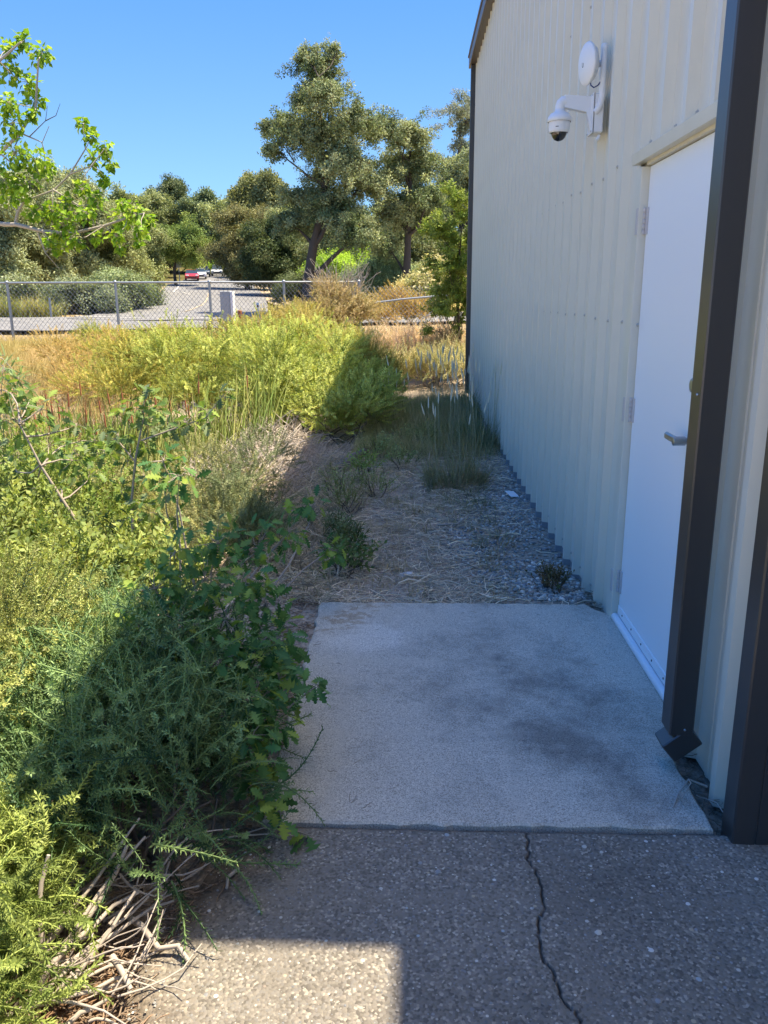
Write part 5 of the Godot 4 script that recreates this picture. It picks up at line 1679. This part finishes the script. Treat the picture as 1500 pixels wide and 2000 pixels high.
	shrub("rusty_shrub", "gold and rust shrub just behind the sagging gate", "shrub", "", [-0.6, 1.0, -29.5, 0.7, 0.2, 1.0, -30.0, 0.6, -1.3, 0.9, -29.0, 0.6], 1500, leaf_sprig(45, 0.34, 26, 0.035, 0.5), mats.leaf, Color(0.2, 0.17, 0.05), Color(0.38, 0.27, 0.1), Vector2(0.8, 1.4), 0.3, 0.4, -0.15, 8, 9)
	rng.seed = 72
	var tw := thing("bare_bush", "leafless grey bush standing above the rust-orange shrub", "bush", Vector3(-2.3, 1.1, -26.8))
	var wm := Mb.new()
	for k in 70:
		var a := Vector3(rr(-0.25, 0.25), rr(-0.9, 0.3), rr(-0.2, 0.2))
		var e := Vector3(rr(-1.1, 1.0), rr(0.5, 1.55), rr(-0.5, 0.5))
		limb(wm, a, e, 0.013, 0.005, 0.12)
		for j in 2:
			limb(wm, a.lerp(e, rr(0.4, 0.8)), e + rdir() * 0.35, 0.007, 0.004, 0.12)
	part("stems", wm, mats.dead, tw)
	# young green tree past the corner
	var gl := leaf_sprig(46, 0.24, 14, 0.07, 0.55)
	rng.seed = 73
	var cb := []
	for q in [[890, 418, 26], [862, 462, 26], [896, 480, 34], [872, 528, 36], [906, 556, 26], [862, 606, 22], [900, 612, 24], [880, 640, 18], [912, 440, 26], [850, 640, 14], [905, 520, 40], [860, 570, 26], [898, 580, 34]]:
		cb.append([Vector3((q[0] - 804) / 1587.0 * 17 - 1.0, 1.59 - (q[1] - 577) / 1587.0 * 17 - gh(1.0, -17.0), rr(-0.25, 0.25)), q[2] / 1587.0 * 17])
	tree("young_tree", "young bright green tree growing just past the building's far corner", "tree", "", Vector3(1.0, gh(1.0, -17.0), -17.0), [Vector3.ZERO, Vector3(-0.02, 0.7, 0), Vector3(-0.06, 1.5, 0), Vector3(-0.05, 2.4, 0), Vector3(0.0, 3.2, 0)], 0.035, cb, 1350, gl, mats.leaf, mats.bark, Color(0.08, 0.13, 0.02), Color(0.21, 0.25, 0.06), Vector2(0.7, 1.2), -0.2, 0.15)

# ------------------------------------------------------------------ fence, gate, street things
func mesh_bay(parent: Node3D, a: Vector3, b: Vector3, h: float, pitch := 0.135) -> void:   # woven wire between two posts: two sets of slanting wires
	var m := Mb.new()
	var l := a.distance_to(b)
	var d := (b - a) / l
	var off := Vector3(d.z, 0, -d.x) * 0.03
	for s in [-1.0, 1.0]:
		var k := -h
		while k < l + h:
			var x0 := k
			var x1 := k + h * 0.85
			if s < 0:
				x0 = k + h * 0.85
				x1 = k
			var p := Vector2(x0, 0.0)
			var q := Vector2(x1, h)
			var lo := 0.0
			var hi := 1.0
			if x1 != x0:
				var t0 := (0.0 - x0) / (x1 - x0)
				var t1 := (l - x0) / (x1 - x0)
				lo = maxf(lo, minf(t0, t1))
				hi = minf(hi, maxf(t0, t1))
			if hi > lo + 0.01:
				var u := p.lerp(q, lo)
				var w := p.lerp(q, hi)
				m.tube(pack([a + d * u.x + Vector3.UP * u.y + off * (1.0 + s * 0.08), a + d * w.x + Vector3.UP * w.y + off * (1.0 + s * 0.08)]), PackedFloat32Array([0.0055]), 3, false)
			k += pitch
	part("chain_link_mesh", m, mats.wire, parent)

func build_fence() -> void:
	var f := thing("chain_link_fence", "galvanised chain-link fence with round posts and a top rail along the road", "fence", Vector3(-9.0, 0.2, -25.2))
	var px := [Vector2(-18.3, -24.1), Vector2(-15.15, -24.3), Vector2(-12.04, -24.75), Vector2(-8.98, -25.3), Vector2(-6.25, -25.9), Vector2(-4.03, -26.5), Vector2(-1.7, -27.1)]
	var top := 2.03
	for k in px.size():
		var x: float = px[k].x
		var z: float = px[k].y
		var g := gh(x, z) - 0.1
		var m := Mb.new()
		var r := 0.042 if k < px.size() - 1 else 0.055
		m.lathe(Transform3D(Basis(), Vector3(x, g, z) - f.position), PackedVector2Array([Vector2(r, 0), Vector2(r, top - g), Vector2(r * 1.35, top - g + 0.002), Vector2(r * 1.35, top - g + 0.03), Vector2(r * 0.7, top - g + 0.06), Vector2(0, top - g + 0.07)]), 10)
		part("post", m, mats.galv, f)
		if k < px.size() - 1:
			var a := Vector3(x, top, z) - f.position
			var b := Vector3(px[k + 1].x, top, px[k + 1].y) - f.position
			var t := Mb.new()
			t.tube(pack([a, b]), PackedFloat32Array([0.031]), 8)
			part("top_rail", t, mats.galv, f)
			mesh_bay(f, a + Vector3(0, -1.83, 0), b + Vector3(0, -1.83, 0), 1.86)
	var gt := thing("chain_link_gate", "sagging chain-link gate with its rail slipped down beside the rusty shrub", "gate", Vector3(-1.7, 0.2, -27.1))
	var rail := Mb.new()
	rail.tube(pack([Vector3(0.03, 1.12, 0), Vector3(1.4, 1.28, -0.1), Vector3(2.9, 1.4, -0.2)]), PackedFloat32Array([0.032]), 8)
	part("slipped_rail", rail, mats.galv, gt)
	var brace := Mb.new()
	brace.tube(pack([Vector3(1.35, 0.1, 0.1), Vector3(2.0, 0.62, 0.05), Vector3(2.7, 1.15, 0.0)]), PackedFloat32Array([0.012]), 6)
	part("loose_rod", brace, mats.galv, gt)
	mesh_bay(gt, Vector3(0.05, 0.1, 0), Vector3(2.95, 0.1, -0.2), 1.6, 0.135)
	# what stands by the road junction
	var c := thing("utility_cabinet", "pale grey upright utility cabinet with a white edge by the road", "cabinet", Vector3(-6.43, gh(-6.43, -29.0), -29.0))
	var cb := Mb.new()
	cb.box(at(0, 0.78, 0), Vector3(0.36, 1.56, 0.4), 0.015)
	part("body", cb, paint(0.33, 0.35, 0.37, 0.5), c)
	var ce := Mb.new()
	ce.box(at(0.225, 0.77, 0.05), Vector3(0.09, 1.55, 0.36), 0.01)
	part("side_post", ce, mats.white, c)
	var cd := Mb.new()
	cd.box(at(-0.01, 0.82, 0.203), Vector3(0.3, 1.2, 0.012), 0.004)
	part("door", cd, paint(0.36, 0.38, 0.4, 0.5), c)
	var p := thing("banded_post", "rust and dark banded post standing right of the utility cabinet", "post", Vector3(-6.42, gh(-6.42, -31.0), -31.0))
	for k in 4:
		var m := Mb.new()
		m.lathe(at(0.02, 0.06 + k * 0.2, 0), PackedVector2Array([Vector2(0.0, 0), Vector2(0.075, 0.0), Vector2(0.085, 0.03), Vector2(0.085, 0.15), Vector2(0.075, 0.185), Vector2(0.0, 0.186)]), 10)
		part("rusty_band", m, mats.rust, p)
	var dw := Mb.new()
	dw.box(at(-0.14, 0.4, -0.02), Vector3(0.1, 0.84, 0.1), 0.008)
	part("dark_post", dw, mats.dark_wood, p)
	var w := thing("white_marker_post", "thin white marker post beside the side road", "post", Vector3(-8.3, gh(-8.3, -45.0), -45.0))
	var wm := Mb.new()
	wm.box(at(0, 0.38, 0), Vector3(0.12, 0.8, 0.06), 0.01)
	part("blade", wm, mats.white, w)
	var wb := Mb.new()
	wb.box(at(0, 0.6, 0.033), Vector3(0.1, 0.1, 0.004), 0.001)
	part("reflector", wb, mats.rust, w)
	var d := thing("delineator_post", "slim grey delineator post on the verge across the road", "post", Vector3(-17.3, gh(-17.3, -39.6), -39.6))
	var dm := Mb.new()
	dm.box(at(0, 0.5, 0), Vector3(0.1, 1.0, 0.04), 0.008)
	part("blade", dm, mats.galv, d)
	var sg := thing("road_sign", "small square white road sign under the trees by the parked cars", "sign", Vector3(-24.9, gh(-24.9, -90.0), -90.0))
	var sp := Mb.new()
	sp.tube(pack([Vector3.ZERO, Vector3(0, 2.9, 0)]), PackedFloat32Array([0.05]), 6)
	part("post", sp, mats.galv, sg)
	var spn := Mb.new()
	spn.box(at(0, 2.3, 0.07), Vector3(0.7, 0.8, 0.03), 0.005)
	part("panel", spn, paint(0.4, 0.42, 0.42, 0.5), sg)
	var ws := thing("white_sign", "small white sign board at the far end of the side road", "sign", Vector3(-30.4, gh(-30.4, -140.0), -140.0))
	var w1 := Mb.new()
	w1.box(at(0, 0.6, 0), Vector3(0.12, 1.2, 0.12), 0.01)
	part("post", w1, mats.dark_wood, ws)
	var w2 := Mb.new()
	w2.box(at(0, 1.5, 0.08), Vector3(1.2, 1.3, 0.06), 0.01)
	part("board", w2, mats.white, ws)

func car(label: String, color: Color, x: float, z: float, yaw: float, tall := 1.0) -> void:
	var o := thing("parked_car", label, "car", Vector3(x, gh(x, z) + 0.17, z), "cars parked along the side road")
	o.rotation.y = yaw
	var m := Mb.new()   # the side outline, z forward, swept across the width with the cabin narrower
	var low := [Vector2(-2.1, 0.32), Vector2(-2.18, 0.62), Vector2(-2.12, 0.9), Vector2(-1.2, 0.96), Vector2(1.0, 0.95), Vector2(1.95, 0.8), Vector2(2.18, 0.6), Vector2(2.12, 0.32)]
	for k in low.size():
		var a: Vector2 = low[k]
		var b: Vector2 = low[(k + 1) % low.size()]
		m.quad(Vector3(0.88, a.y, a.x), Vector3(0.88, b.y, b.x), Vector3(-0.88, b.y, b.x), Vector3(-0.88, a.y, a.x))
	for s in [-1.0, 1.0]:
		for k in range(1, low.size() - 1):
			var q := [Vector3(0.88 * s, low[0].y, low[0].x), Vector3(0.88 * s, low[k].y, low[k].x), Vector3(0.88 * s, low[k + 1].y, low[k + 1].x)]
			if s < 0:
				m.tri(q[0], q[1], q[2])
			else:
				m.tri(q[0], q[2], q[1])
	part("body", m, paint(color.r, color.g, color.b, 0.25), o)
	var g := Mb.new()
	var t := 1.42 * tall
	var c := [[-1.95, 0.95, 0.84], [-1.4, t, 0.64], [0.15, t, 0.64], [1.0, 0.95, 0.82]]
	for k in 3:
		var a: Array = c[k]
		var b: Array = c[k + 1]
		g.quad(Vector3(a[2], a[1], a[0]), Vector3(-a[2], a[1], a[0]), Vector3(-b[2], b[1], b[0]), Vector3(b[2], b[1], b[0]))
	for s in [-1.0, 1.0]:
		g.quad(Vector3(c[0][2] * s, c[0][1], c[0][0]), Vector3(c[3][2] * s, c[3][1], c[3][0]), Vector3(c[2][2] * s, c[2][1], c[2][0]), Vector3(c[1][2] * s, c[1][1], c[1][0]))
	part("windows", g, paint(0.03, 0.045, 0.05, 0.1), o)
	var r := Mb.new()
	r.box(at(0, t + 0.02, -0.62), Vector3(1.3, 0.05, 1.6), 0.02)
	part("roof", r, paint(color.r, color.g, color.b, 0.25), o)
	for sx in [-1.0, 1.0]:
		for sz in [-1.32, 1.32]:
			var w := Mb.new()
			w.lathe(Transform3D(Basis(Vector3.BACK, PI / 2), Vector3(0.8 * sx + 0.1, 0.32, sz)), PackedVector2Array([Vector2(0, 0), Vector2(0.3, 0), Vector2(0.32, 0.02), Vector2(0.32, 0.18), Vector2(0.3, 0.2), Vector2(0, 0.2)]), 12)
			part("wheel", w, mats.hole, o)
		var hl := Mb.new()
		hl.box(at(0.62 * sx, 0.68, 2.12), Vector3(0.36, 0.14, 0.12), 0.03)
		part("headlight", hl, mats.white, o)
	var gr := Mb.new()
	gr.box(at(0, 0.45, 2.15), Vector3(1.2, 0.16, 0.08), 0.02)
	part("grille", gr, mats.hole, o)

# ------------------------------------------------------------------ far trees
func build_trees() -> void:
	var near_clump := leaf_clump(81, 0.3, 18, 0.15, 0.4)
	var clump := leaf_clump(82, 0.55, 28, 0.2, 0.1)
	var soft := leaf_clump(83, 0.6, 34, 0.17, 0.0)
	var far := leaf_clump(84, 1.1, 40, 0.38, 0.0)
	var lm: Material = mats.far_leaf
	var hb := Vector3(-5.75, gh(-5.75, -45.0), -45.0)
	rng.seed = 801
	var blobs := []
	for b in blobs_of([-4.90,13.08,-46.45,1.193, -5.38,11.46,-45.63,0.999, -4.13,11.12,-43.60,1.204, -6.29,9.76,-44.17,0.976, -5.00,9.70,-45.27,1.527, -2.77,9.97,-43.67,1.264, -6.91,8.89,-44.64,0.784, -3.47,8.28,-44.05,1.547, -1.71,9.97,-45.62,0.952, -5.84,6.69,-45.93,1.144, -4.14,6.21,-45.17,1.663, -2.43,7.57,-46.09,1.573, -6.35,5.36,-45.35,0.922, -2.85,4.82,-43.62,1.356, -4.68,7.64,-45.51,0.536, -3.96,13.67,-46.47,0.581, -5.54,13.55,-46.37,0.528, -7.48,10.11,-45.99,0.482]):
		blobs.append([b[0] - hb, b[1]])
	var tr := []
	for q in [Vector3(-5.72, 0.76, -45.0), Vector3(-5.52, 2.48, -45.0), Vector3(-5.2, 4.17, -45.0), Vector3(-4.73, 5.7, -45.0), Vector3(-4.53, 7.2, -45.0), Vector3(-4.6, 8.68, -45.0), Vector3(-4.68, 10.37, -45.0), Vector3(-4.71, 12.26, -45.0)]:
		tr.append(q - hb)
	tree("oak_tree", "tall dark oak with a leaning trunk and open ragged crown beyond the fence", "tree", "", hb, tr, 0.27, blobs, 6800, near_clump, lm, mats.bark, Color(0.075, 0.105, 0.045), Color(0.26, 0.285, 0.15), Vector2(0.5, 1.2), 0.1, 0.4)
	var sb := Vector3(-0.4, gh(-0.4, -48.0), -48.0)
	rng.seed = 802
	blobs = []
	for b in blobs_of([-0.13,9.85,-47.15,1.149, 0.43,8.63,-48.41,1.246, -0.70,8.41,-48.63,1.083, -0.13,6.86,-49.21,1.513, 0.84,6.83,-46.55,0.824, -0.98,5.96,-48.23,1.261, 0.60,5.73,-48.88,1.046, -1.46,4.38,-49.32,0.888]):
		blobs.append([b[0] - sb, b[1]])
	tree("oak_tree", "second dark oak with drooping sprays beside the tall leaning oak", "tree", "", sb, [Vector3.ZERO, Vector3(0.1, 2, 0), Vector3(0.2, 4.5, 0), Vector3(0.3, 7, 0), Vector3(0.3, 9, 0)], 0.26, blobs, 3900, near_clump, lm, mats.bark, Color(0.075, 0.105, 0.045), Color(0.26, 0.285, 0.15), Vector2(0.5, 1.2), 0.1, 0.4)
	var og1 := Color(0.12, 0.14, 0.06)
	var og2 := Color(0.26, 0.285, 0.125)
	var gg1 := Color(0.135, 0.155, 0.08)
	var gg2 := Color(0.28, 0.31, 0.165)
	var rows := [   # px of centre, px of top, px width, distance: turned into metres here
		["grey-green oak behind the road at the far left of the row", 15, 325, 150, 50.0, gg1, gg2, clump, 2600],
		["dense grey-green oak second in the row behind the road", 95, 342, 140, 54.0, gg1, gg2, clump, 2600],
		["tall smoky-leaved oak behind the bright branches", 172, 338, 120, 60.0, gg1, gg2, soft, 2200],
		["olive oak right of the smoky one in the row", 238, 400, 110, 64.0, og1, og2, clump, 1900],
		["dull olive oak at the right end of the row behind the road", 290, 440, 90, 70.0, og1, og2, clump, 1300],
		["rounded light green tree with a short dark trunk by the parked cars", 357, 445, 108, 88.0, Color(0.1, 0.15, 0.04), Color(0.22, 0.26, 0.07), clump, 2000],
		["broad olive-brown oak overhanging the side road", 493, 408, 130, 82.0, Color(0.09, 0.095, 0.04), Color(0.2, 0.19, 0.085), clump, 2200],
		["dark oak in front of the olive-brown one by the side road", 545, 430, 105, 66.0, Color(0.035, 0.055, 0.022), Color(0.09, 0.11, 0.045), clump, 1900],
		["dark olive oak directly behind the tall leaning oak", 610, 395, 120, 72.0, og1, og2, clump, 2000],
		["dusky oak between the two dark oaks", 690, 410, 130, 64.0, og1, Color(0.12, 0.14, 0.065), clump, 2200],
		["low dark oak under the drooping second oak", 790, 440, 130, 58.0, og1, Color(0.13, 0.145, 0.065), clump, 2200],
		["grey olive oak showing next to the building's edge", 893, 318, 95, 62.0, gg1, gg2, soft, 2200],
		["hazy wide-crowned oak on the hill above the light green tree", 330, 385, 70, 150.0, og1, og2, far, 700],
		["tallest round-headed oak on the middle hilltop", 362, 362, 70, 165.0, Color(0.06, 0.08, 0.035), Color(0.13, 0.15, 0.07), far, 800],
		["grey-green hill tree right of the tallest hilltop oak", 412, 385, 70, 150.0, Color(0.09, 0.12, 0.06), Color(0.17, 0.2, 0.1), far, 800],
		["dark hill tree in the dip of the skyline", 455, 398, 60, 145.0, og1, og2, far, 650],
		["pale olive hill tree left of the tall leaning oak", 505, 358, 66, 130.0, Color(0.11, 0.125, 0.05), Color(0.23, 0.23, 0.1), far, 800],
		["olive hill tree touching the tall leaning oak's crown", 548, 350, 60, 120.0, Color(0.09, 0.105, 0.045), Color(0.18, 0.19, 0.085), far, 700],
		["dim oak on the left part of the hill skyline", 270, 385, 70, 140.0, og1, og2, far, 700],
	]
	for r in rows:
		var d: float = r[4]
		var x: float = (r[1] - 804) / 1587.0 * d
		var h: float = 1.59 + (577 - r[2]) / 1587.0 * d - gh(x, -d)
		auto_tree("oak_tree", r[0], "tree", "oaks beyond the road", x, -d, h, r[3] / 1587.0 * d * 1.18, int(r[8] * 1.3), r[7], lm, mats.bark, r[5], r[6], Vector2(0.7, 1.35), 0.5 if r[0].begins_with("rounded") else 0.2)
	auto_tree("gray_pine", "wispy grey pine rising behind the grey olive oak", "tree", "", 4.6, -75.0, 17.2, 3.0, 420, leaf_clump(85, 0.7, 40, 0.24, -0.2), lm, mats.bark, Color(0.15, 0.17, 0.12), Color(0.24, 0.25, 0.18), Vector2(0.5, 0.9), 0.5, 0.0)
	# bushes along the road
	var bs := leaf_clump(86, 0.45, 40, 0.12, 0.0)
	var bushes := [
		["silver_bush", "pale silver-tipped bush on the verge at the far left", [-19.8, 1.2, -41.5, 1.4, -21.6, 1.3, -42.0, 1.4], 1000, Color(0.06, 0.085, 0.035), Color(0.25, 0.28, 0.17)],
		["silver_bush", "silver-tipped bush behind the fence's second bay", [-17.6, 1.2, -43.0, 1.4, -16.2, 1.15, -43.4, 1.2], 1100, Color(0.06, 0.085, 0.035), Color(0.25, 0.28, 0.17)],
		["silver_bush", "grey-green bush across the road left of the junction", [-15.2, 1.5, -44.5, 1.4, -16.4, 1.7, -46.0, 1.5], 1000, Color(0.07, 0.1, 0.04), Color(0.23, 0.27, 0.14)],
		["silver_bush", "pale bush nearest the mouth of the side road", [-15.6, 1.3, -48.5, 1.2, -16.9, 1.4, -50.0, 1.3], 800, Color(0.08, 0.11, 0.045), Color(0.23, 0.27, 0.14)],
		["lime_bush", "vivid lime-green bush between the dark oaks", [-3.4, 3.6, -58.0, 1.3, -4.2, 3.2, -58.5, 1.3, -2.9, 4.5, -58.0, 0.9], 900, Color(0.2, 0.32, 0.03), Color(0.34, 0.46, 0.05)],
		["lime_bush", "small lime-green bush left of the leaning oak trunk's foot", [-5.0, 3.2, -54.0, 1.2, -6.0, 3.0, -55.0, 1.0], 600, Color(0.16, 0.27, 0.03), Color(0.3, 0.4, 0.05)],
		["lime_bush", "bright green bush at the end of the side road behind the cars", [-33.5, 6.0, -142.0, 1.8, -35.5, 5.6, -142.0, 1.4], 500, Color(0.18, 0.3, 0.04), Color(0.3, 0.42, 0.06)],
		["grey_bush", "rounded grey-green bush across the road behind the gate", [-1.6, 2.6, -50.5, 1.5, -3.0, 2.3, -50.5, 1.3, -0.7, 2.0, -50.0, 1.1], 1500, Color(0.12, 0.17, 0.075), Color(0.25, 0.3, 0.15)],
		["grey_bush", "wide sage-green bush beside the rounded grey-green one", [0.4, 2.2, -52.0, 1.3, 1.4, 2.0, -52.5, 1.2], 900, Color(0.13, 0.16, 0.07), Color(0.27, 0.28, 0.14)],
		["cream_tipped_shrub", "tan-tipped olive shrub beyond the gate next to the young tree", [0.5, 1.6, -31.5, 0.85, 1.2, 1.9, -32.0, 0.9, -0.1, 1.3, -31.2, 0.65], 1700, Color(0.14, 0.16, 0.05), Color(0.44, 0.38, 0.2)],
		["dark_hedge_bush", "dark low bush beside the side road behind the white marker post", [-7.4, 1.7, -53.0, 1.2, -6.2, 1.8, -53.0, 1.3, -8.6, 2.0, -60.0, 1.2], 1100, Color(0.04, 0.06, 0.025), Color(0.1, 0.12, 0.05)],
	]
	for r in bushes:
		shrub(r[0], r[1], "bush", "bushes along the road", r[2], r[3], bs, lm, r[4], r[5], Vector2(0.6, 1.15), 0.5, 0.5, -0.25, 4)
	# the wooded hill behind, which reads as one mass
	rng.seed = 888
	var s := Sc.new()
	for k in 720:
		var z := -rr(100.0, 300.0)
		var x := rr(-0.62, 0.16) * -z
		if absf(x - table(-z, [[100.0, -23.8], [150.0, -32.5], [200.0, -33.0]])) < 8.0 and z > -165.0:
			continue
		var g := gh(x, z)
		var r := rr(2.4, 4.2)
		var tone := Color(0.06, 0.085, 0.035).lerp(Color(0.17, 0.18, 0.08), rng.randf())
		for q in 34:
			var d := rdir()
			if d.y < -0.2:
				d.y = -d.y
			s.put(Transform3D(up_to(d + rdir() * 0.5, rr(0, TAU), rr(0.9, 1.6)), Vector3(x, g + r * 0.9, z) + d * r * Vector3(1, 1.05, 1) * rr(0.75, 1.05)), tone * rr(0.75, 1.25))
	many("hillside_forest", s, far, lm, self, "mixed olive woodland covering the hill beyond the side road")

# ------------------------------------------------------------------ the scene
func _ready() -> void:
	var cam := Camera3D.new()
	cam.name = "camera"
	cam.position = Vector3(0, 1.59, 0)
	cam.rotation_degrees = Vector3(-14.895, 1.976, -0.365)
	cam.fov = 64.42
	cam.near = 0.05
	cam.far = 900.0
	add_child(cam)
	var env := Environment.new()
	env.background_mode = Environment.BG_SKY
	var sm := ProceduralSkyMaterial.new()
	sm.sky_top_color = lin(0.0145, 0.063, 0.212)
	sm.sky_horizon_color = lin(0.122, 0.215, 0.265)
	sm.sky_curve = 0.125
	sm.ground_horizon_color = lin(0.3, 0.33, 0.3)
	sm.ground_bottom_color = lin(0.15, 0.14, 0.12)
	sm.sun_angle_max = 35.0  # wide glow round the unseen sun, added as fill for the shaded pad
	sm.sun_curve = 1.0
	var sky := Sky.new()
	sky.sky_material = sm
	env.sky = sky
	env.tonemap_mode = Environment.TONE_MAPPER_LINEAR
	env.tonemap_exposure = 5.1
	env.sdfgi_enabled = true
	env.ssao_enabled = true
	env.ssil_enabled = true
	var we := WorldEnvironment.new()
	we.name = "world_environment"
	we.environment = env
	add_child(we)
	var sun := DirectionalLight3D.new()
	sun.name = "sun"
	sun.light_energy = 0.73
	sun.light_color = Color(1.0, 0.945, 0.84)
	sun.light_angular_distance = 0.53
	sun.shadow_enabled = true
	sun.directional_shadow_max_distance = 120.0
	add_child(sun)
	sun.look_at_from_position(Vector3(0.39, 1.0, -0.085) * 50.0, Vector3.ZERO, Vector3.BACK)

	wob.seed = 9
	wob.noise_type = FastNoiseLite.TYPE_SIMPLEX
	wob.frequency = 0.01
	wob.fractal_octaves = 3
	make_materials()
	mats.green_stalk = paint(0.16, 0.2, 0.07, 0.7)
	build_ground()
	build_building()
	build_fence()
	build_trees()
	build_tallow()
	build_yellow_shrubs()
	build_cattails()
	build_grass()
	build_rosemary()
	build_oaks()
	build_devices()
	car("red car parked nearest at the side of the road", Color(0.5, 0.02, 0.04), -29.6, -113.0, 0.28)
	car("white car parked behind the red car", Color(0.75, 0.76, 0.78), -30.0, -119.0, 0.25)
	car("grey-blue car parked third in line", Color(0.12, 0.17, 0.2), -31.6, -128.0, 0.25, 1.1)
	car("silver car parked last in line with the grey-blue one", Color(0.5, 0.52, 0.52), -31.2, -135.0, 0.2, 1.15)
	build_dead_wood()
	scatter_ground()
